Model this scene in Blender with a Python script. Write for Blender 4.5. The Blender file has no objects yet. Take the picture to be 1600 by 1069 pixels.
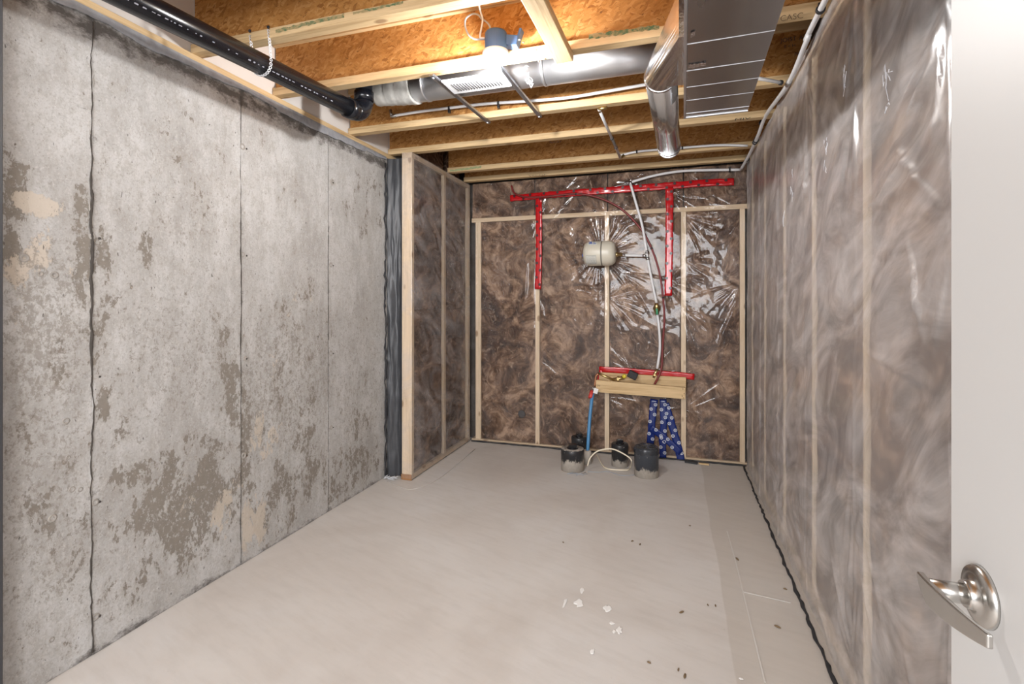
import bpy, math, random
import numpy as np
from mathutils import Vector, Matrix, noise as mnoise

random.seed(7)
rng = np.random.default_rng(7)
S = bpy.context.scene
COL = S.collection

# ------------------------------------------------------------------ camera, world, lights, exposure
F, CXP, CYP, CAMH = 788.0, 800.0, 471.0, 1.3
YAW = math.atan((1053 - 800) / F)
cam_d = bpy.data.cameras.new('camera')
cam = bpy.data.objects.new('camera', cam_d)
COL.objects.link(cam)
cam.location = (0, 0, CAMH)
cam.rotation_euler = (math.pi / 2, 0, YAW)
cam_d.sensor_width = 36
cam_d.lens = F / 1600 * 36
cam_d.shift_y = -(534.5 - CYP) / 1600
cam_d.clip_start = 0.02
S.camera = cam

w = bpy.data.worlds.new('world')
S.world = w
w.use_nodes = True
w.node_tree.nodes['Background'].inputs[0].default_value = (0.985, 0.985, 1.0, 1)
w.node_tree.nodes['Background'].inputs[1].default_value = 0.8


def area(name, loc, target, sx, sy, power, color):
    d = bpy.data.lights.new(name, 'AREA')
    d.shape = 'RECTANGLE'
    d.size, d.size_y = sx, sy
    d.energy = power
    d.color = color
    o = bpy.data.objects.new(name, d)
    COL.objects.link(o)
    o.location = loc
    o.rotation_euler = (Vector(target) - Vector(loc)).to_track_quat('-Z', 'Y').to_euler()
    return o


area('added_fill_light', (-0.35, -2.3, 1.9), (-0.7, 3.5, 1.0), 2.4, 1.8, 150, (0.97, 0.98, 1.0))  # unseen soft fill added behind the camera to brighten the room
BULB = Vector((-0.750, 2.085, 2.315))
BULB_STRENGTH = 1020        # the glowing bulb glass itself lights the room

S.view_settings.view_transform = 'Standard'
S.view_settings.look = 'None'
S.view_settings.gamma = 1
S.view_settings.use_curve_mapping = False
S.view_settings.exposure = 0.46

# ------------------------------------------------------------------ measuring helpers (photo pixel -> point on a real plane)
_c, _s = math.cos(YAW), math.sin(YAW)


def ray(u, v):
    a, b = (u - CXP) / F, (CYP - v) / F
    return Vector((a * _c - _s, a * _s + _c, b))


def onX(u, v, X):
    r = ray(u, v)
    t = X / r.x
    return Vector((X, r.y * t, CAMH + r.z * t))


def onY(u, v, Y):
    r = ray(u, v)
    t = Y / r.y
    return Vector((r.x * t, Y, CAMH + r.z * t))


def onZ(u, v, Z):
    r = ray(u, v)
    t = (Z - CAMH) / r.z
    return Vector((r.x * t, r.y * t, Z))


# ------------------------------------------------------------------ mesh helpers
class G:
    def __init__(self):
        self.v, self.f, self.sm = [], [], []

    def add(self, vs, fs, smooth=False):
        n = len(self.v)
        self.v += [Vector(p) for p in vs]
        self.f += [tuple(i + n for i in f) for f in fs]
        self.sm += [smooth] * len(fs)
        return self

    def box(self, lo, hi, M=None):
        x0, y0, z0 = lo
        x1, y1, z1 = hi
        vs = [Vector(p) for p in ((x0, y0, z0), (x1, y0, z0), (x1, y1, z0), (x0, y1, z0),
                                  (x0, y0, z1), (x1, y0, z1), (x1, y1, z1), (x0, y1, z1))]
        if M is not None:
            vs = [M @ p for p in vs]
        return self.add(vs, [(0, 3, 2, 1), (4, 5, 6, 7), (0, 1, 5, 4), (1, 2, 6, 5), (2, 3, 7, 6), (3, 0, 4, 7)])

    def bar(self, a, b, w, h, up=(0, 0, 1)):
        """square bar from a to b: w across, h along up"""
        a, b = Vector(a), Vector(b)
        d = (b - a).normalized()
        side = d.cross(Vector(up)).normalized()
        u = side.cross(d).normalized()
        vs = []
        for p in (a, b):
            for i, j in ((-1, -1), (1, -1), (1, 1), (-1, 1)):
                vs.append(p + side * (i * w / 2) + u * (j * h / 2))
        return self.add(vs, [(0, 1, 2, 3), (7, 6, 5, 4), (0, 4, 5, 1), (1, 5, 6, 2), (2, 6, 7, 3), (3, 7, 4, 0)])

    def tube(self, pts, r, n=12, caps=True):
        pts = [Vector(p) for p in pts]
        rs = r if isinstance(r, (list, tuple)) else [r] * len(pts)
        vs, fs = [], []
        t0 = (pts[1] - pts[0]).normalized()
        ref = Vector((0, 0, 1)) if abs(t0.z) < 0.9 else Vector((1, 0, 0))
        nrm = t0.cross(ref).normalized()
        for i, p in enumerate(pts):
            if i == 0:
                t = t0
            elif i == len(pts) - 1:
                t = (pts[i] - pts[i - 1]).normalized()
            else:
                t = ((pts[i] - pts[i - 1]).normalized() + (pts[i + 1] - pts[i]).normalized())
                t = t.normalized() if t.length > 1e-6 else (pts[i + 1] - pts[i]).normalized()
            nrm = (nrm - t * nrm.dot(t)).normalized()
            bi = t.cross(nrm)
            for k in range(n):
                a = 2 * math.pi * k / n
                vs.append(p + (nrm * math.cos(a) + bi * math.sin(a)) * rs[i])
        for i in range(len(pts) - 1):
            for k in range(n):
                k2 = (k + 1) % n
                fs.append((i * n + k, i * n + k2, (i + 1) * n + k2, (i + 1) * n + k))
        self.add(vs, fs, True)
        if caps:
            m = len(pts) - 1
            b0 = len(self.v) - len(vs)
            self.f += [tuple(b0 + k for k in range(n - 1, -1, -1)), tuple(b0 + m * n + k for k in range(n))]
            self.sm += [False, False]
        return self

    def lathe(self, prof, origin, axis=(0, 0, 1), n=28, smooth=True):
        """prof: list of (radius, height along axis)"""
        ax = Vector(axis).normalized()
        q = Vector((0, 0, 1)).rotation_difference(ax)
        o = Vector(origin)
        vs, fs = [], []
        for r, h in prof:
            for k in range(n):
                a = 2 * math.pi * k / n
                vs.append(o + q @ Vector((r * math.cos(a), r * math.sin(a), h)))
        for i in range(len(prof) - 1):
            for k in range(n):
                k2 = (k + 1) % n
                fs.append((i * n + k, i * n + k2, (i + 1) * n + k2, (i + 1) * n + k))
        self.add(vs, fs, smooth)
        b0 = len(self.v) - len(vs)
        if prof[0][0] > 1e-6:
            self.f.append(tuple(b0 + k for k in range(n - 1, -1, -1)))
            self.sm.append(False)
        if prof[-1][0] > 1e-6:
            self.f.append(tuple(len(self.v) - n + k for k in range(n)))
            self.sm.append(False)
        return self


def smooth_path(pts, k=8):
    pts = [Vector(p) for p in pts]
    P = [pts[0] * 2 - pts[1]] + pts + [pts[-1] * 2 - pts[-2]]
    out = []
    for i in range(1, len(P) - 2):
        for j in range(k):
            t = j / k
            p0, p1, p2, p3 = P[i - 1], P[i], P[i + 1], P[i + 2]
            out.append(0.5 * ((2 * p1) + (p2 - p0) * t + (2 * p0 - 5 * p1 + 4 * p2 - p3) * t * t
                              + (3 * p1 - p0 - 3 * p2 + p3) * t ** 3))
    out.append(pts[-1])
    return out


BASE = {}


def props(o, label=None, cat=None, group=None, kind=None):
    if label:
        o['label'] = label
    if cat:
        o['category'] = cat
    if group:
        o['group'] = group
    if kind:
        o['kind'] = kind
    return o


def thing(name, label, cat, loc, group=None, kind=None):
    o = bpy.data.objects.new(name, None)
    COL.objects.link(o)
    o.location = loc
    o.empty_display_size = 0.05
    BASE[o] = Vector(loc)
    return props(o, label, cat, group, kind)


def link_mesh(name, me, mat, parent, base, bevel=0.0):
    if mat is not None:
        me.materials.append(mat)
    o = bpy.data.objects.new(name, me)
    COL.objects.link(o)
    if parent is not None:
        o.parent = parent
    else:
        o.location = base
    BASE[o] = Vector(base)
    if bevel > 0:
        m = o.modifiers.new('bevel', 'BEVEL')
        m.width = bevel
        m.segments = 2
        m.limit_method = 'ANGLE'
        m.angle_limit = math.radians(50)
    return o


def islands(g):
    par = list(range(len(g.v)))

    def find(a):
        while par[a] != a:
            par[a] = par[par[a]]
            a = par[a]
        return a
    for f in g.f:
        for q in f[1:]:
            par[find(q)] = find(f[0])
    out = {}
    for f, sm in zip(g.f, g.sm):
        out.setdefault(find(f[0]), []).append((f, sm))
    gs = []
    for fl in out.values():
        ids = sorted({q for f, _ in fl for q in f})
        mp = {q: k for k, q in enumerate(ids)}
        n = G()
        n.v = [g.v[q] for q in ids]
        n.f = [tuple(mp[q] for q in f) for f, _ in fl]
        n.sm = [m for _, m in fl]
        gs.append(n)
    return gs


def each(name, g, mat, parent, bevel=0.0):
    """every separate piece of g becomes a part of its own"""
    return [obj(name, q, mat, parent, bevel) for q in islands(g)]


def obj(name, g, mat, parent=None, bevel=0.0, label=None):
    """one mesh object out of world-space geometry; its origin is the parent's base or its own base"""
    if parent is not None:
        base = BASE[parent]
    else:
        xs = [p.x for p in g.v]
        ys = [p.y for p in g.v]
        base = Vector(((min(xs) + max(xs)) / 2, (min(ys) + max(ys)) / 2, min(p.z for p in g.v)))
    me = bpy.data.meshes.new(name)
    me.from_pydata([tuple(p - base) for p in g.v], [], g.f)
    me.polygons.foreach_set('use_smooth', g.sm)
    me.update()
    o = link_mesh(name, me, mat, parent, base, bevel)
    if label:
        o['label'] = label
    return o


def grid_obj(name, P, mat, parent=None, attrs=None, smooth=True, base=None, closed_depth=None):
    """P: (ny, nx, 3) world points -> one grid mesh (numpy fast path)"""
    if closed_depth is not None:           # tight border loops keep the smooth shading flat up to the rim
        def tight(A):
            A = np.concatenate([A[:1], A[:1] * .97 + A[1:2] * .03, A[1:-1], A[-1:] * .97 + A[-2:-1] * .03, A[-1:]], 0)
            return np.concatenate([A[:, :1], A[:, :1] * .97 + A[:, 1:2] * .03, A[:, 1:-1], A[:, -1:] * .97 + A[:, -2:-1] * .03, A[:, -1:]], 1)
        P = tight(P)
        attrs = {k: tight(a) for k, a in attrs.items()} if attrs else attrs
    ny, nx = P.shape[:2]
    if base is None:
        base = BASE[parent] if parent is not None else Vector(
            (float(P[..., 0].mean()), float(P[..., 1].mean()), float(P[..., 2].min())))
    co = (P - np.array(base)).reshape(-1, 3)
    idx = np.arange(ny * nx).reshape(ny, nx)
    q = np.stack([idx[:-1, :-1], idx[:-1, 1:], idx[1:, 1:], idx[1:, :-1]], -1).reshape(-1, 4)
    if closed_depth is not None:           # give the sheet a back and rims
        off = np.array(closed_depth)
        co = np.vstack([co, co + off])
        n = ny * nx
        back = q[:, ::-1] + n
        rim = np.concatenate([idx[0, :], idx[1:, -1], idx[-1, -2::-1], idx[-2:0:-1, 0]])
        r2 = np.roll(rim, -1)
        side = np.stack([r2, rim, rim + n, r2 + n], -1)
        q = np.vstack([q, back, side])
    me = bpy.data.meshes.new(name)
    me.vertices.add(len(co))
    me.vertices.foreach_set('co', co.astype(np.float32).ravel())
    me.loops.add(q.size)
    me.loops.foreach_set('vertex_index', q.astype(np.int32).ravel())
    me.polygons.add(len(q))
    me.polygons.foreach_set('loop_start', np.arange(0, q.size, 4, dtype=np.int32))
    me.polygons.foreach_set('loop_total', np.full(len(q), 4, dtype=np.int32))
    sf = np.full(len(q), smooth)
    sf[(ny - 1) * (nx - 1):] = False
    me.polygons.foreach_set('use_smooth', sf)
    me.update(calc_edges=True)
    if attrs:
        for k, a in attrs.items():
            A = me.attributes.new(k, 'FLOAT', 'POINT')
            arr = a.ravel().astype(np.float32)
            if closed_depth is not None:
                arr = np.concatenate([arr, arr])
            A.data.foreach_set('value', arr)
    return link_mesh(name, me, mat, parent, base)


def vnoise(X, Y, scale, seed, octaves=3):
    """cheap numpy value noise, about -1..1"""
    out = np.zeros_like(X, dtype=float)
    amp, tot = 1.0, 0.0
    for o in range(octaves):
        r = np.random.default_rng(seed * 31 + o)
        T = r.uniform(-1, 1, (64, 64))
        x, y = X * scale + 13.7 * o, Y * scale + 7.1 * o
        xi, yi = np.floor(x).astype(int), np.floor(y).astype(int)
        fx, fy = x - xi, y - yi
        fx = fx * fx * (3 - 2 * fx)
        fy = fy * fy * (3 - 2 * fy)
        g = lambda a, b: T[a % 64, b % 64]
        out += amp * ((g(xi, yi) * (1 - fx) + g(xi + 1, yi) * fx) * (1 - fy)
                      + (g(xi, yi + 1) * (1 - fx) + g(xi + 1, yi + 1) * fx) * fy)
        tot += amp
        amp *= 0.5
        scale *= 2.03
    return out / tot


# ------------------------------------------------------------------ materials
class NT:
    def __init__(self, name):
        self.m = bpy.data.materials.new(name)
        self.m.use_nodes = True
        self.t = self.m.node_tree
        self.t.nodes.clear()
        self.out = self.t.nodes.new('ShaderNodeOutputMaterial')
        self._oc = None

    def n(self, typ, **kw):
        nd = self.t.nodes.new('ShaderNode' + typ)
        for k, v in kw.items():
            if k[0] == '_':
                nd.inputs[k[1:].replace('_', ' ')].default_value = v
            else:
                setattr(nd, k, v)
        return nd

    def l(self, a, b):
        self.t.links.new(a, b)

    def setin(self, node, i, val):
        if hasattr(val, 'is_output'):
            self.l(val, node.inputs[i])
        else:
            node.inputs[i].default_value = val

    def coord(self):
        if not self._oc:
            self._oc = self.n('TexCoord').outputs['Object']
        return self._oc

    def mapping(self, scale, rot=(0, 0, 0), loc=(0, 0, 0), vec=None):
        src = vec or self.coord()
        if any(rot):                        # turn first, stretch afterwards
            m0 = self.n('Mapping')
            self.l(src, m0.inputs['Vector'])
            m0.inputs['Rotation'].default_value = rot
            src = m0.outputs[0]
        m = self.n('Mapping')
        self.l(src, m.inputs['Vector'])
        m.inputs['Scale'].default_value = scale
        m.inputs['Location'].default_value = loc
        return m.outputs[0]

    def noise(self, vec, scale, detail=4, rough=0.55, dist=0.0, color=False):
        n = self.n('TexNoise')
        self.l(vec, n.inputs['Vector'])
        n.inputs['Scale'].default_value = scale
        n.inputs['Detail'].default_value = detail
        n.inputs['Roughness'].default_value = rough
        n.inputs['Distortion'].default_value = dist
        return n.outputs['Color' if color else 0]

    def ramp(self, fac, stops):
        r = self.n('ValToRGB')
        self.l(fac, r.inputs[0])
        e = r.color_ramp.elements
        while len(e) < len(stops):
            e.new(0.5)
        for k, (p, c) in enumerate(stops):
            e[k].position = p
            e[k].color = (*c, 1) if len(c) == 3 else c
        return r.outputs[0]

    def mix(self, fac, a, b, mode='MIX'):
        m = self.n('MixRGB', blend_type=mode)
        self.setin(m, 0, fac)
        self.setin(m, 1, a if hasattr(a, 'is_output') else (*a, 1))
        self.setin(m, 2, b if hasattr(b, 'is_output') else (*b, 1))
        return m.outputs[0]

    def math(self, op, a, b=0.0, clamp=False):
        m = self.n('Math', operation=op, use_clamp=clamp)
        self.setin(m, 0, a)
        self.setin(m, 1, b)
        return m.outputs[0]

    def step(self, x, lo, hi):
        m = self.n('MapRange')
        self.l(x, m.inputs[0])
        m.inputs[1].default_value = lo
        m.inputs[2].default_value = hi
        return m.outputs[0]

    def attr(self, name):
        return self.n('Attribute', attribute_name=name).outputs['Fac']

    def bump(self, h, strength=0.3, dist=0.01):
        b = self.n('Bump')
        b.inputs['Strength'].default_value = strength
        b.inputs['Distance'].default_value = dist
        self.l(h, b.inputs['Height'])
        return b.outputs[0]

    def bsdf(self, color, rough=0.6, metal=0.0, normal=None, spec=0.5, **kw):
        p = self.n('BsdfPrincipled')
        self.setin(p, 'Base Color', color if hasattr(color, 'is_output') else (*color, 1))
        self.setin(p, 'Roughness', rough)
        p.inputs['Metallic'].default_value = metal
        p.inputs['Specular IOR Level'].default_value = spec
        for k, v in kw.items():
            p.inputs[k.replace('_', ' ')].default_value = v
        if normal is not None:
            self.l(normal, p.inputs['Normal'])
        self.l(p.outputs[0], self.out.inputs[0])
        return self.m


def plain(name, color, rough=0.5, metal=0.0, var=0.06, scale=30, bump=0.0, spec=0.5):
    t = NT(name)
    v = t.noise(t.coord(), scale, 4)
    c = t.mix(v, tuple(x * (1 - var) for x in color), tuple(min(1, x * (1 + var)) for x in color))
    nm = t.bump(v, bump, 0.004) if bump else None
    return t.bsdf(c, rough, metal, nm, spec)


def lumber(name, axis, light=(0.62, 0.45, 0.25), dark=(0.42, 0.27, 0.125)):
    t = NT(name)
    sc = [14, 14, 14]
    sc[axis] = 0.8
    v = t.mapping(sc)
    a = t.noise(v, 3.2, 6, 0.6, 0.6)
    sc2 = [90, 90, 90]
    sc2[axis] = 3
    b = t.noise(t.mapping(sc2), 2.0, 3, 0.6)
    c = t.ramp(a, [(0.28, dark), (0.5, light), (0.75, tuple(x * 1.12 for x in light))])
    c = t.mix(t.math('MULTIPLY', t.step(b, 0.5, 0.8), 0.35), c, tuple(x * 0.7 for x in dark))
    sk = [9, 9, 9]
    sk[axis] = 4.5
    k = t.n('TexVoronoi')
    t.l(t.mapping(sk), k.inputs['Vector'])
    k.inputs['Scale'].default_value = 1.0
    knot = t.step(k.outputs[0], 0.16, 0.09)
    c = t.mix(t.math('MULTIPLY', knot, 0.7), c, (0.2, 0.1, 0.04))
    return t.bsdf(c, 0.7, 0, t.bump(b, 0.15, 0.003), 0.3)


def osb(name, plane_rot=(0, 0, 0), gain=1.0):
    """pressed strands: thin flakes lying in the sheet at many angles"""
    t = NT(name)
    d = t.noise(t.coord(), 12, 3, 0.5, 0, True)
    vec = t.mix(0.035, t.coord(), d)
    cols = []
    for i, (rot, sc) in enumerate((((0, 0.25, 0), (16, 60, 95)), ((0, -0.55, 0), (20, 60, 110)), ((0, 1.0, 0), (22, 60, 90)), ((0.6, 0.1, 0.5), (26, 70, 120)))):
        vo = t.n('TexVoronoi')
        t.l(t.mapping(sc, rot, (i * 3.1, i * 2, 1), vec), vo.inputs['Vector'])
        vo.inputs['Scale'].default_value = 1.0
        sep = t.n('SeparateColor')
        t.l(vo.outputs['Color'], sep.inputs[0])
        cols.append((sep.outputs[0], vo.outputs[0], sep.outputs[1]))
    a = t.mix(t.step(cols[0][2], 0.45, 0.5), cols[0][0], cols[1][0])
    a = t.mix(t.step(cols[2][2], 0.55, 0.6), a, cols[2][0])
    a = t.mix(t.step(cols[3][2], 0.7, 0.75), a, cols[3][0])
    g = gain
    c = t.ramp(a, [(0.0, (0.30 * g, 0.122 * g, 0.028 * g)), (0.3, (0.46 * g, 0.215 * g, 0.056 * g)),
                   (0.7, (0.53 * g, 0.262 * g, 0.076 * g)), (1.0, (0.62 * g, 0.345 * g, 0.125 * g))])
    lo = t.noise(t.coord(), 3.5, 4, 0.6)
    c = t.mix(t.math('MULTIPLY', t.step(lo, 0.42, 0.7), 0.35), c, (0.36 * g, 0.165 * g, 0.05 * g))
    for rot, k in (((0, 0.3, 0), 0.5), ((0, -0.7, 0), 0.4)):
        fine = t.noise(t.mapping((9, 60, 75), rot), 3, 4, 0.65, 0.4)
        c = t.mix(t.math('MULTIPLY', t.step(fine, 0.56, 0.72), k), c, (0.22 * g, 0.09 * g, 0.025 * g))
    sp = t.noise(t.mapping((1, 1, 1.8), (0, 0.5, 0)), 42, 3, 0.55, 1.5)
    c = t.mix(t.math('MULTIPLY', t.step(sp, 0.66, 0.71), 0.8), c, (0.085, 0.035, 0.012))
    return t.bsdf(c, 0.65, 0, t.bump(a, 0.3, 0.003), 0.35)


def concrete_wall_mat():
    t = NT('poured_concrete')
    co = t.coord()
    big = t.noise(co, 2.6, 7, 0.62)
    c = t.ramp(big, [(0.28, (0.32, 0.306, 0.29)), (0.5, (0.43, 0.418, 0.404)), (0.72, (0.53, 0.522, 0.512))])
    cl = t.noise(t.mapping((1, 1, 0.3)), 10, 9, 0.68)
    c = t.mix(t.math('MULTIPLY', t.step(cl, 0.45, 0.62), 0.6), c, (0.58, 0.575, 0.568))
    mot = t.noise(t.mapping((1, 1, 0.7)), 34, 8, 0.75)
    c = t.mix(t.math('MULTIPLY', t.step(mot, 0.48, 0.62), 0.5), c, (0.335, 0.31, 0.28))
    g1 = t.noise(t.mapping((1, 1, 0.85)), 130, 5, 0.75)
    c = t.mix(t.math('MULTIPLY', t.step(g1, 0.50, 0.66), 0.5), c, (0.27, 0.25, 0.225))
    g2 = t.noise(t.mapping((1, 1, 0.85), loc=(4, 4, 4)), 110, 5, 0.75)
    c = t.mix(t.math('MULTIPLY', t.step(g2, 0.54, 0.66), 0.5), c, (0.62, 0.605, 0.58))
    # brown grey blotches with crisp edges
    bn = t.noise(t.mapping((1, 1, 0.6)), 9, 14, 0.74, 0.2)
    pn = t.noise(t.mapping((1, 1, 0.55), loc=(3, 5, 1)), 8, 14, 0.74, 0.2)
    gr_ = t.noise(t.mapping((1, 1, 0.6), loc=(1, 7, 2)), 55, 7, 0.75)
    db = t.math('ADD', t.math('ADD', bn, t.math('MULTIPLY', t.attr('dark'), 1.05)), t.math('MULTIPLY', t.math('SUBTRACT', gr_, 0.5), 0.42))
    tone = t.noise(co, 40, 4)
    dcol = t.mix(tone, (0.17, 0.145, 0.118), (0.255, 0.225, 0.19))
    c = t.mix(t.math('MULTIPLY', t.step(db, 0.50, 0.66), 0.35), c, (0.40, 0.37, 0.335))
    fl = t.noise(t.mapping((1, 1, 0.8), loc=(2, 1, 9)), 48, 7, 0.72)
    dm = t.math('MULTIPLY', t.step(db, 0.615, 0.645), t.step(fl, 0.60, 0.55))
    c = t.mix(t.math('MULTIPLY', dm, 0.85), c, dcol)
    pb = t.math('ADD', t.math('ADD', pn, t.math('MULTIPLY', t.attr('pale'), 1.6)), t.math('MULTIPLY', t.math('SUBTRACT', gr_, 0.5), 0.3))
    pm = t.step(pb, 0.68, 0.70)
    c = t.mix(t.math('MULTIPLY', pm, 0.85), c, (0.57, 0.50, 0.42))
    # speckles and pits
    sp = t.noise(t.mapping((1, 1, 0.75)), 62, 6, 0.75)
    spb = t.math('ADD', sp, t.math('MULTIPLY', t.attr('speck'), 0.13))
    c = t.mix(t.math('MULTIPLY', t.step(spb, 0.60, 0.67), 0.65), c, (0.25, 0.225, 0.195))
    pit = t.noise(t.mapping((1, 1, 0.4)), 75, 2, 0.5)
    pitm = t.step(pit, 0.72, 0.75)
    c = t.mix(t.math('MULTIPLY', pitm, 0.8), c, (0.11, 0.10, 0.09))
    # tar and damp smudges
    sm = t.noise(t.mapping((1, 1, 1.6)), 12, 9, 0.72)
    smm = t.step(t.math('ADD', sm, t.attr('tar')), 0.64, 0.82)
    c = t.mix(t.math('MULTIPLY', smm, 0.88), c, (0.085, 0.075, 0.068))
    h = t.math('SUBTRACT', t.math('ADD', t.math('MULTIPLY', tone, 0.35), t.math('MULTIPLY', pm, 0.3)), t.math('ADD', pitm, t.math('MULTIPLY', dm, 0.25)))
    return t.bsdf(c, 0.85, 0, t.bump(h, 0.5, 0.006), 0.2)


def floor_mat():
    t = NT('trowelled_concrete')
    co = t.coord()
    a = t.noise(co, 1.1, 5, 0.55, 0.6)
    c = t.ramp(a, [(0.3, (0.53, 0.485, 0.445)), (0.5, (0.60, 0.565, 0.53)), (0.7, (0.635, 0.612, 0.59))])
    st = t.noise(t.mapping((1.0, 5, 1), (0, 0, 0.3)), 5, 7, 0.65)
    c = t.mix(t.math('MULTIPLY', t.step(st, 0.45, 0.75), 0.32), c, (0.44, 0.40, 0.36))
    lt = t.noise(t.mapping((1, 1, 1), loc=(4, 2, 0)), 2.0, 5, 0.6)
    c = t.mix(t.math('MULTIPLY', t.step(lt, 0.55, 0.75), 0.4), c, (0.66, 0.645, 0.62))
    c = t.mix(t.math('MULTIPLY', t.math('MULTIPLY', t.attr('worn'), t.step(a, 0.3, 0.6)), 0.5), c, (0.70, 0.685, 0.66))
    # bare strip beside the right wall: a later pour, with a faint edge
    wx = t.noise(co, 6, 3)
    c = t.mix(t.math('MULTIPLY', t.step(t.attr('strip'), 0.45, 0.55), 0.55), c,
              t.mix(st, (0.50, 0.455, 0.40), (0.43, 0.385, 0.335)))
    sp = t.noise(co, 70, 3, 0.6)
    c = t.mix(t.math('MULTIPLY', t.step(sp, 0.70, 0.76), 0.3), c, (0.3, 0.26, 0.22))
    return t.bsdf(c, 0.62, 0, t.bump(st, 0.08, 0.004), 0.3)


def wool_mat(name='brown_mineral_wool', st=(1, 1, 1)):
    t = NT(name)
    d = t.noise(t.coord(), 4, 3, 0.5, 0, True)
    vec = t.mix(0.12, t.coord(), d)
    a = t.noise(t.mapping(st, vec=vec), 4.6, 10, 0.66, 1.5)
    b = t.noise(t.mapping((1.4 * st[0], 1.4 * st[1], 0.9 * st[2]), (0.3, 0.2, 0.1), vec=vec), 9, 9, 0.70, 2.4)
    c = t.ramp(a, [(0.33, (0.034, 0.018, 0.012)), (0.45, (0.095, 0.054, 0.035)), (0.54, (0.20, 0.122, 0.08)), (0.66, (0.42, 0.285, 0.195))])
    c = t.mix(t.math('MULTIPLY', t.step(b, 0.54, 0.68), 0.6), c, (0.50, 0.36, 0.26))
    c = t.mix(t.math('MULTIPLY', t.step(b, 0.45, 0.34), 0.6), c, (0.03, 0.018, 0.014))
    return t.bsdf(c, 0.95, 0, t.bump(a, 0.9, 0.025), 0.05)


def film_mat(name, haze, haze_var, rough, tint=(0.70, 0.665, 0.66), gloss=1.6):
    t = NT(name)
    st = t.noise(t.mapping((1, 0.5, 1.0), (0.5, 0, 0)), 4.2, 7, 0.62, 1.8)
    h = t.math('ADD', haze, t.math('MULTIPLY', t.step(st, 0.4, 0.75), haze_var))
    tr = t.n('BsdfTransparent')
    tr.inputs[0].default_value = (0.97, 0.965, 0.96, 1)
    df = t.n('BsdfDiffuse')
    df.inputs[0].default_value = (*tint, 1)
    m1 = t.n('MixShader')
    t.l(h, m1.inputs[0])
    t.l(tr.outputs[0], m1.inputs[1])
    t.l(df.outputs[0], m1.inputs[2])
    gl = t.n('BsdfGlossy')
    gl.inputs['Roughness'].default_value = rough
    gl.inputs[0].default_value = (1, 1, 1, 1)
    lw = t.n('LayerWeight')
    lw.inputs[0].default_value = 0.25
    fr = t.math('MULTIPLY', t.math('ADD', t.math('MULTIPLY', lw.outputs[0], 0.45), 0.03), gloss, True)
    m2 = t.n('MixShader')
    t.l(fr, m2.inputs[0])
    t.l(m1.outputs[0], m2.inputs[1])
    t.l(gl.outputs[0], m2.inputs[2])
    t.l(m2.outputs[0], t.out.inputs[0])
    return t.m


def metal_mat(name, col, rough, bump=0.1, scale=(4, 4, 4), detail=4):
    t = NT(name)
    n = t.noise(t.mapping(scale), 3, detail, 0.6)
    c = t.mix(n, tuple(x * 0.86 for x in col), col)
    r = t.math('ADD', rough - 0.05, t.math('MULTIPLY', n, 0.12))
    return t.bsdf(c, r, 1.0, t.bump(n, bump, 0.006))


def stub_mat(name, black, cream_top, edge):
    """black plastic with grout splashed over its lower part (object z)"""
    t = NT(name)
    co = t.coord()
    sep = t.n('SeparateXYZ')
    t.l(co, sep.inputs[0])
    n = t.noise(t.mapping((1, 1, 0.6)), 22, 6, 0.7)
    h = t.math('ADD', sep.outputs[2], t.math('MULTIPLY', t.math('SUBTRACT', n, 0.5), 0.16))
    m = t.step(h, edge + 0.008, edge - 0.008)
    if cream_top:
        m2 = t.step(t.math('ADD', sep.outputs[2], t.math('MULTIPLY', t.math('SUBTRACT', n, 0.5), 0.02)), cream_top, cream_top + 0.004)
        m = t.math('MAXIMUM', m, t.math('MULTIPLY', m2, 0.85))
    sp = t.noise(co, 60, 3, 0.6)
    m = t.math('MAXIMUM', m, t.step(sp, 0.68, 0.72))
    gr = t.mix(t.noise(co, 50, 4), (0.36, 0.32, 0.27), (0.55, 0.5, 0.44))
    c = t.mix(m, black, gr)
    return t.bsdf(c, t.math('ADD', 0.38, t.math('MULTIPLY', m, 0.45)), 0, t.bump(m, 0.3, 0.004), 0.4)


M = {}
M['lum_x'] = lumber('lumber_along_x', 0)
M['lum_y'] = lumber('lumber_along_y', 1)
M['lum_z'] = lumber('lumber_along_z', 2, (0.66, 0.50, 0.32), (0.50, 0.345, 0.19))
M['stud_z'] = lumber('stud_lumber', 2, (0.70, 0.56, 0.40), (0.57, 0.43, 0.28))
M['plate_x'] = lumber('plate_lumber_x', 0, (0.62, 0.48, 0.33), (0.48, 0.35, 0.22))
M['plate_y'] = lumber('plate_lumber_y', 1, (0.62, 0.48, 0.33), (0.48, 0.35, 0.22))
M['osb'] = osb('osb_web', gain=0.92)
M['osb_floor'] = osb('osb_subfloor', gain=0.72)
M['concrete'] = concrete_wall_mat()
M['floor'] = floor_mat()
M['wool'] = wool_mat()
M['wool_side'] = wool_mat('brown_mineral_wool_rolls', (1, 0.5, 1))
M['film_back'] = film_mat('clear_poly_film', 0.015, 0.09, 0.065, gloss=0.6)
M['film_side'] = film_mat('hazy_poly_film', 0.22, 0.46, 0.30, (0.80, 0.765, 0.76), gloss=0.5)
M['film_return'] = film_mat('semi_clear_poly_film', 0.06, 0.36, 0.17, (0.74, 0.70, 0.69), gloss=1.0)
M['joint'] = plain('dark_joint_grout', (0.055, 0.047, 0.04), 0.9, 0, 0.3, 60, 0.3)  # dark brown for seams, tie holes and wall backings
M['fin'] = plain('mortar_fin', (0.30, 0.27, 0.24), 0.9, 0, 0.35, 60, 0.5)
M['scar'] = plain('tie_mortar', (0.35, 0.325, 0.295), 0.9, 0, 0.3, 50, 0.4)
M['gasket'] = plain('blue_grey_foam_gasket', (0.30, 0.305, 0.325), 0.8, 0, 0.45, 26, 0.6)
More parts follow.
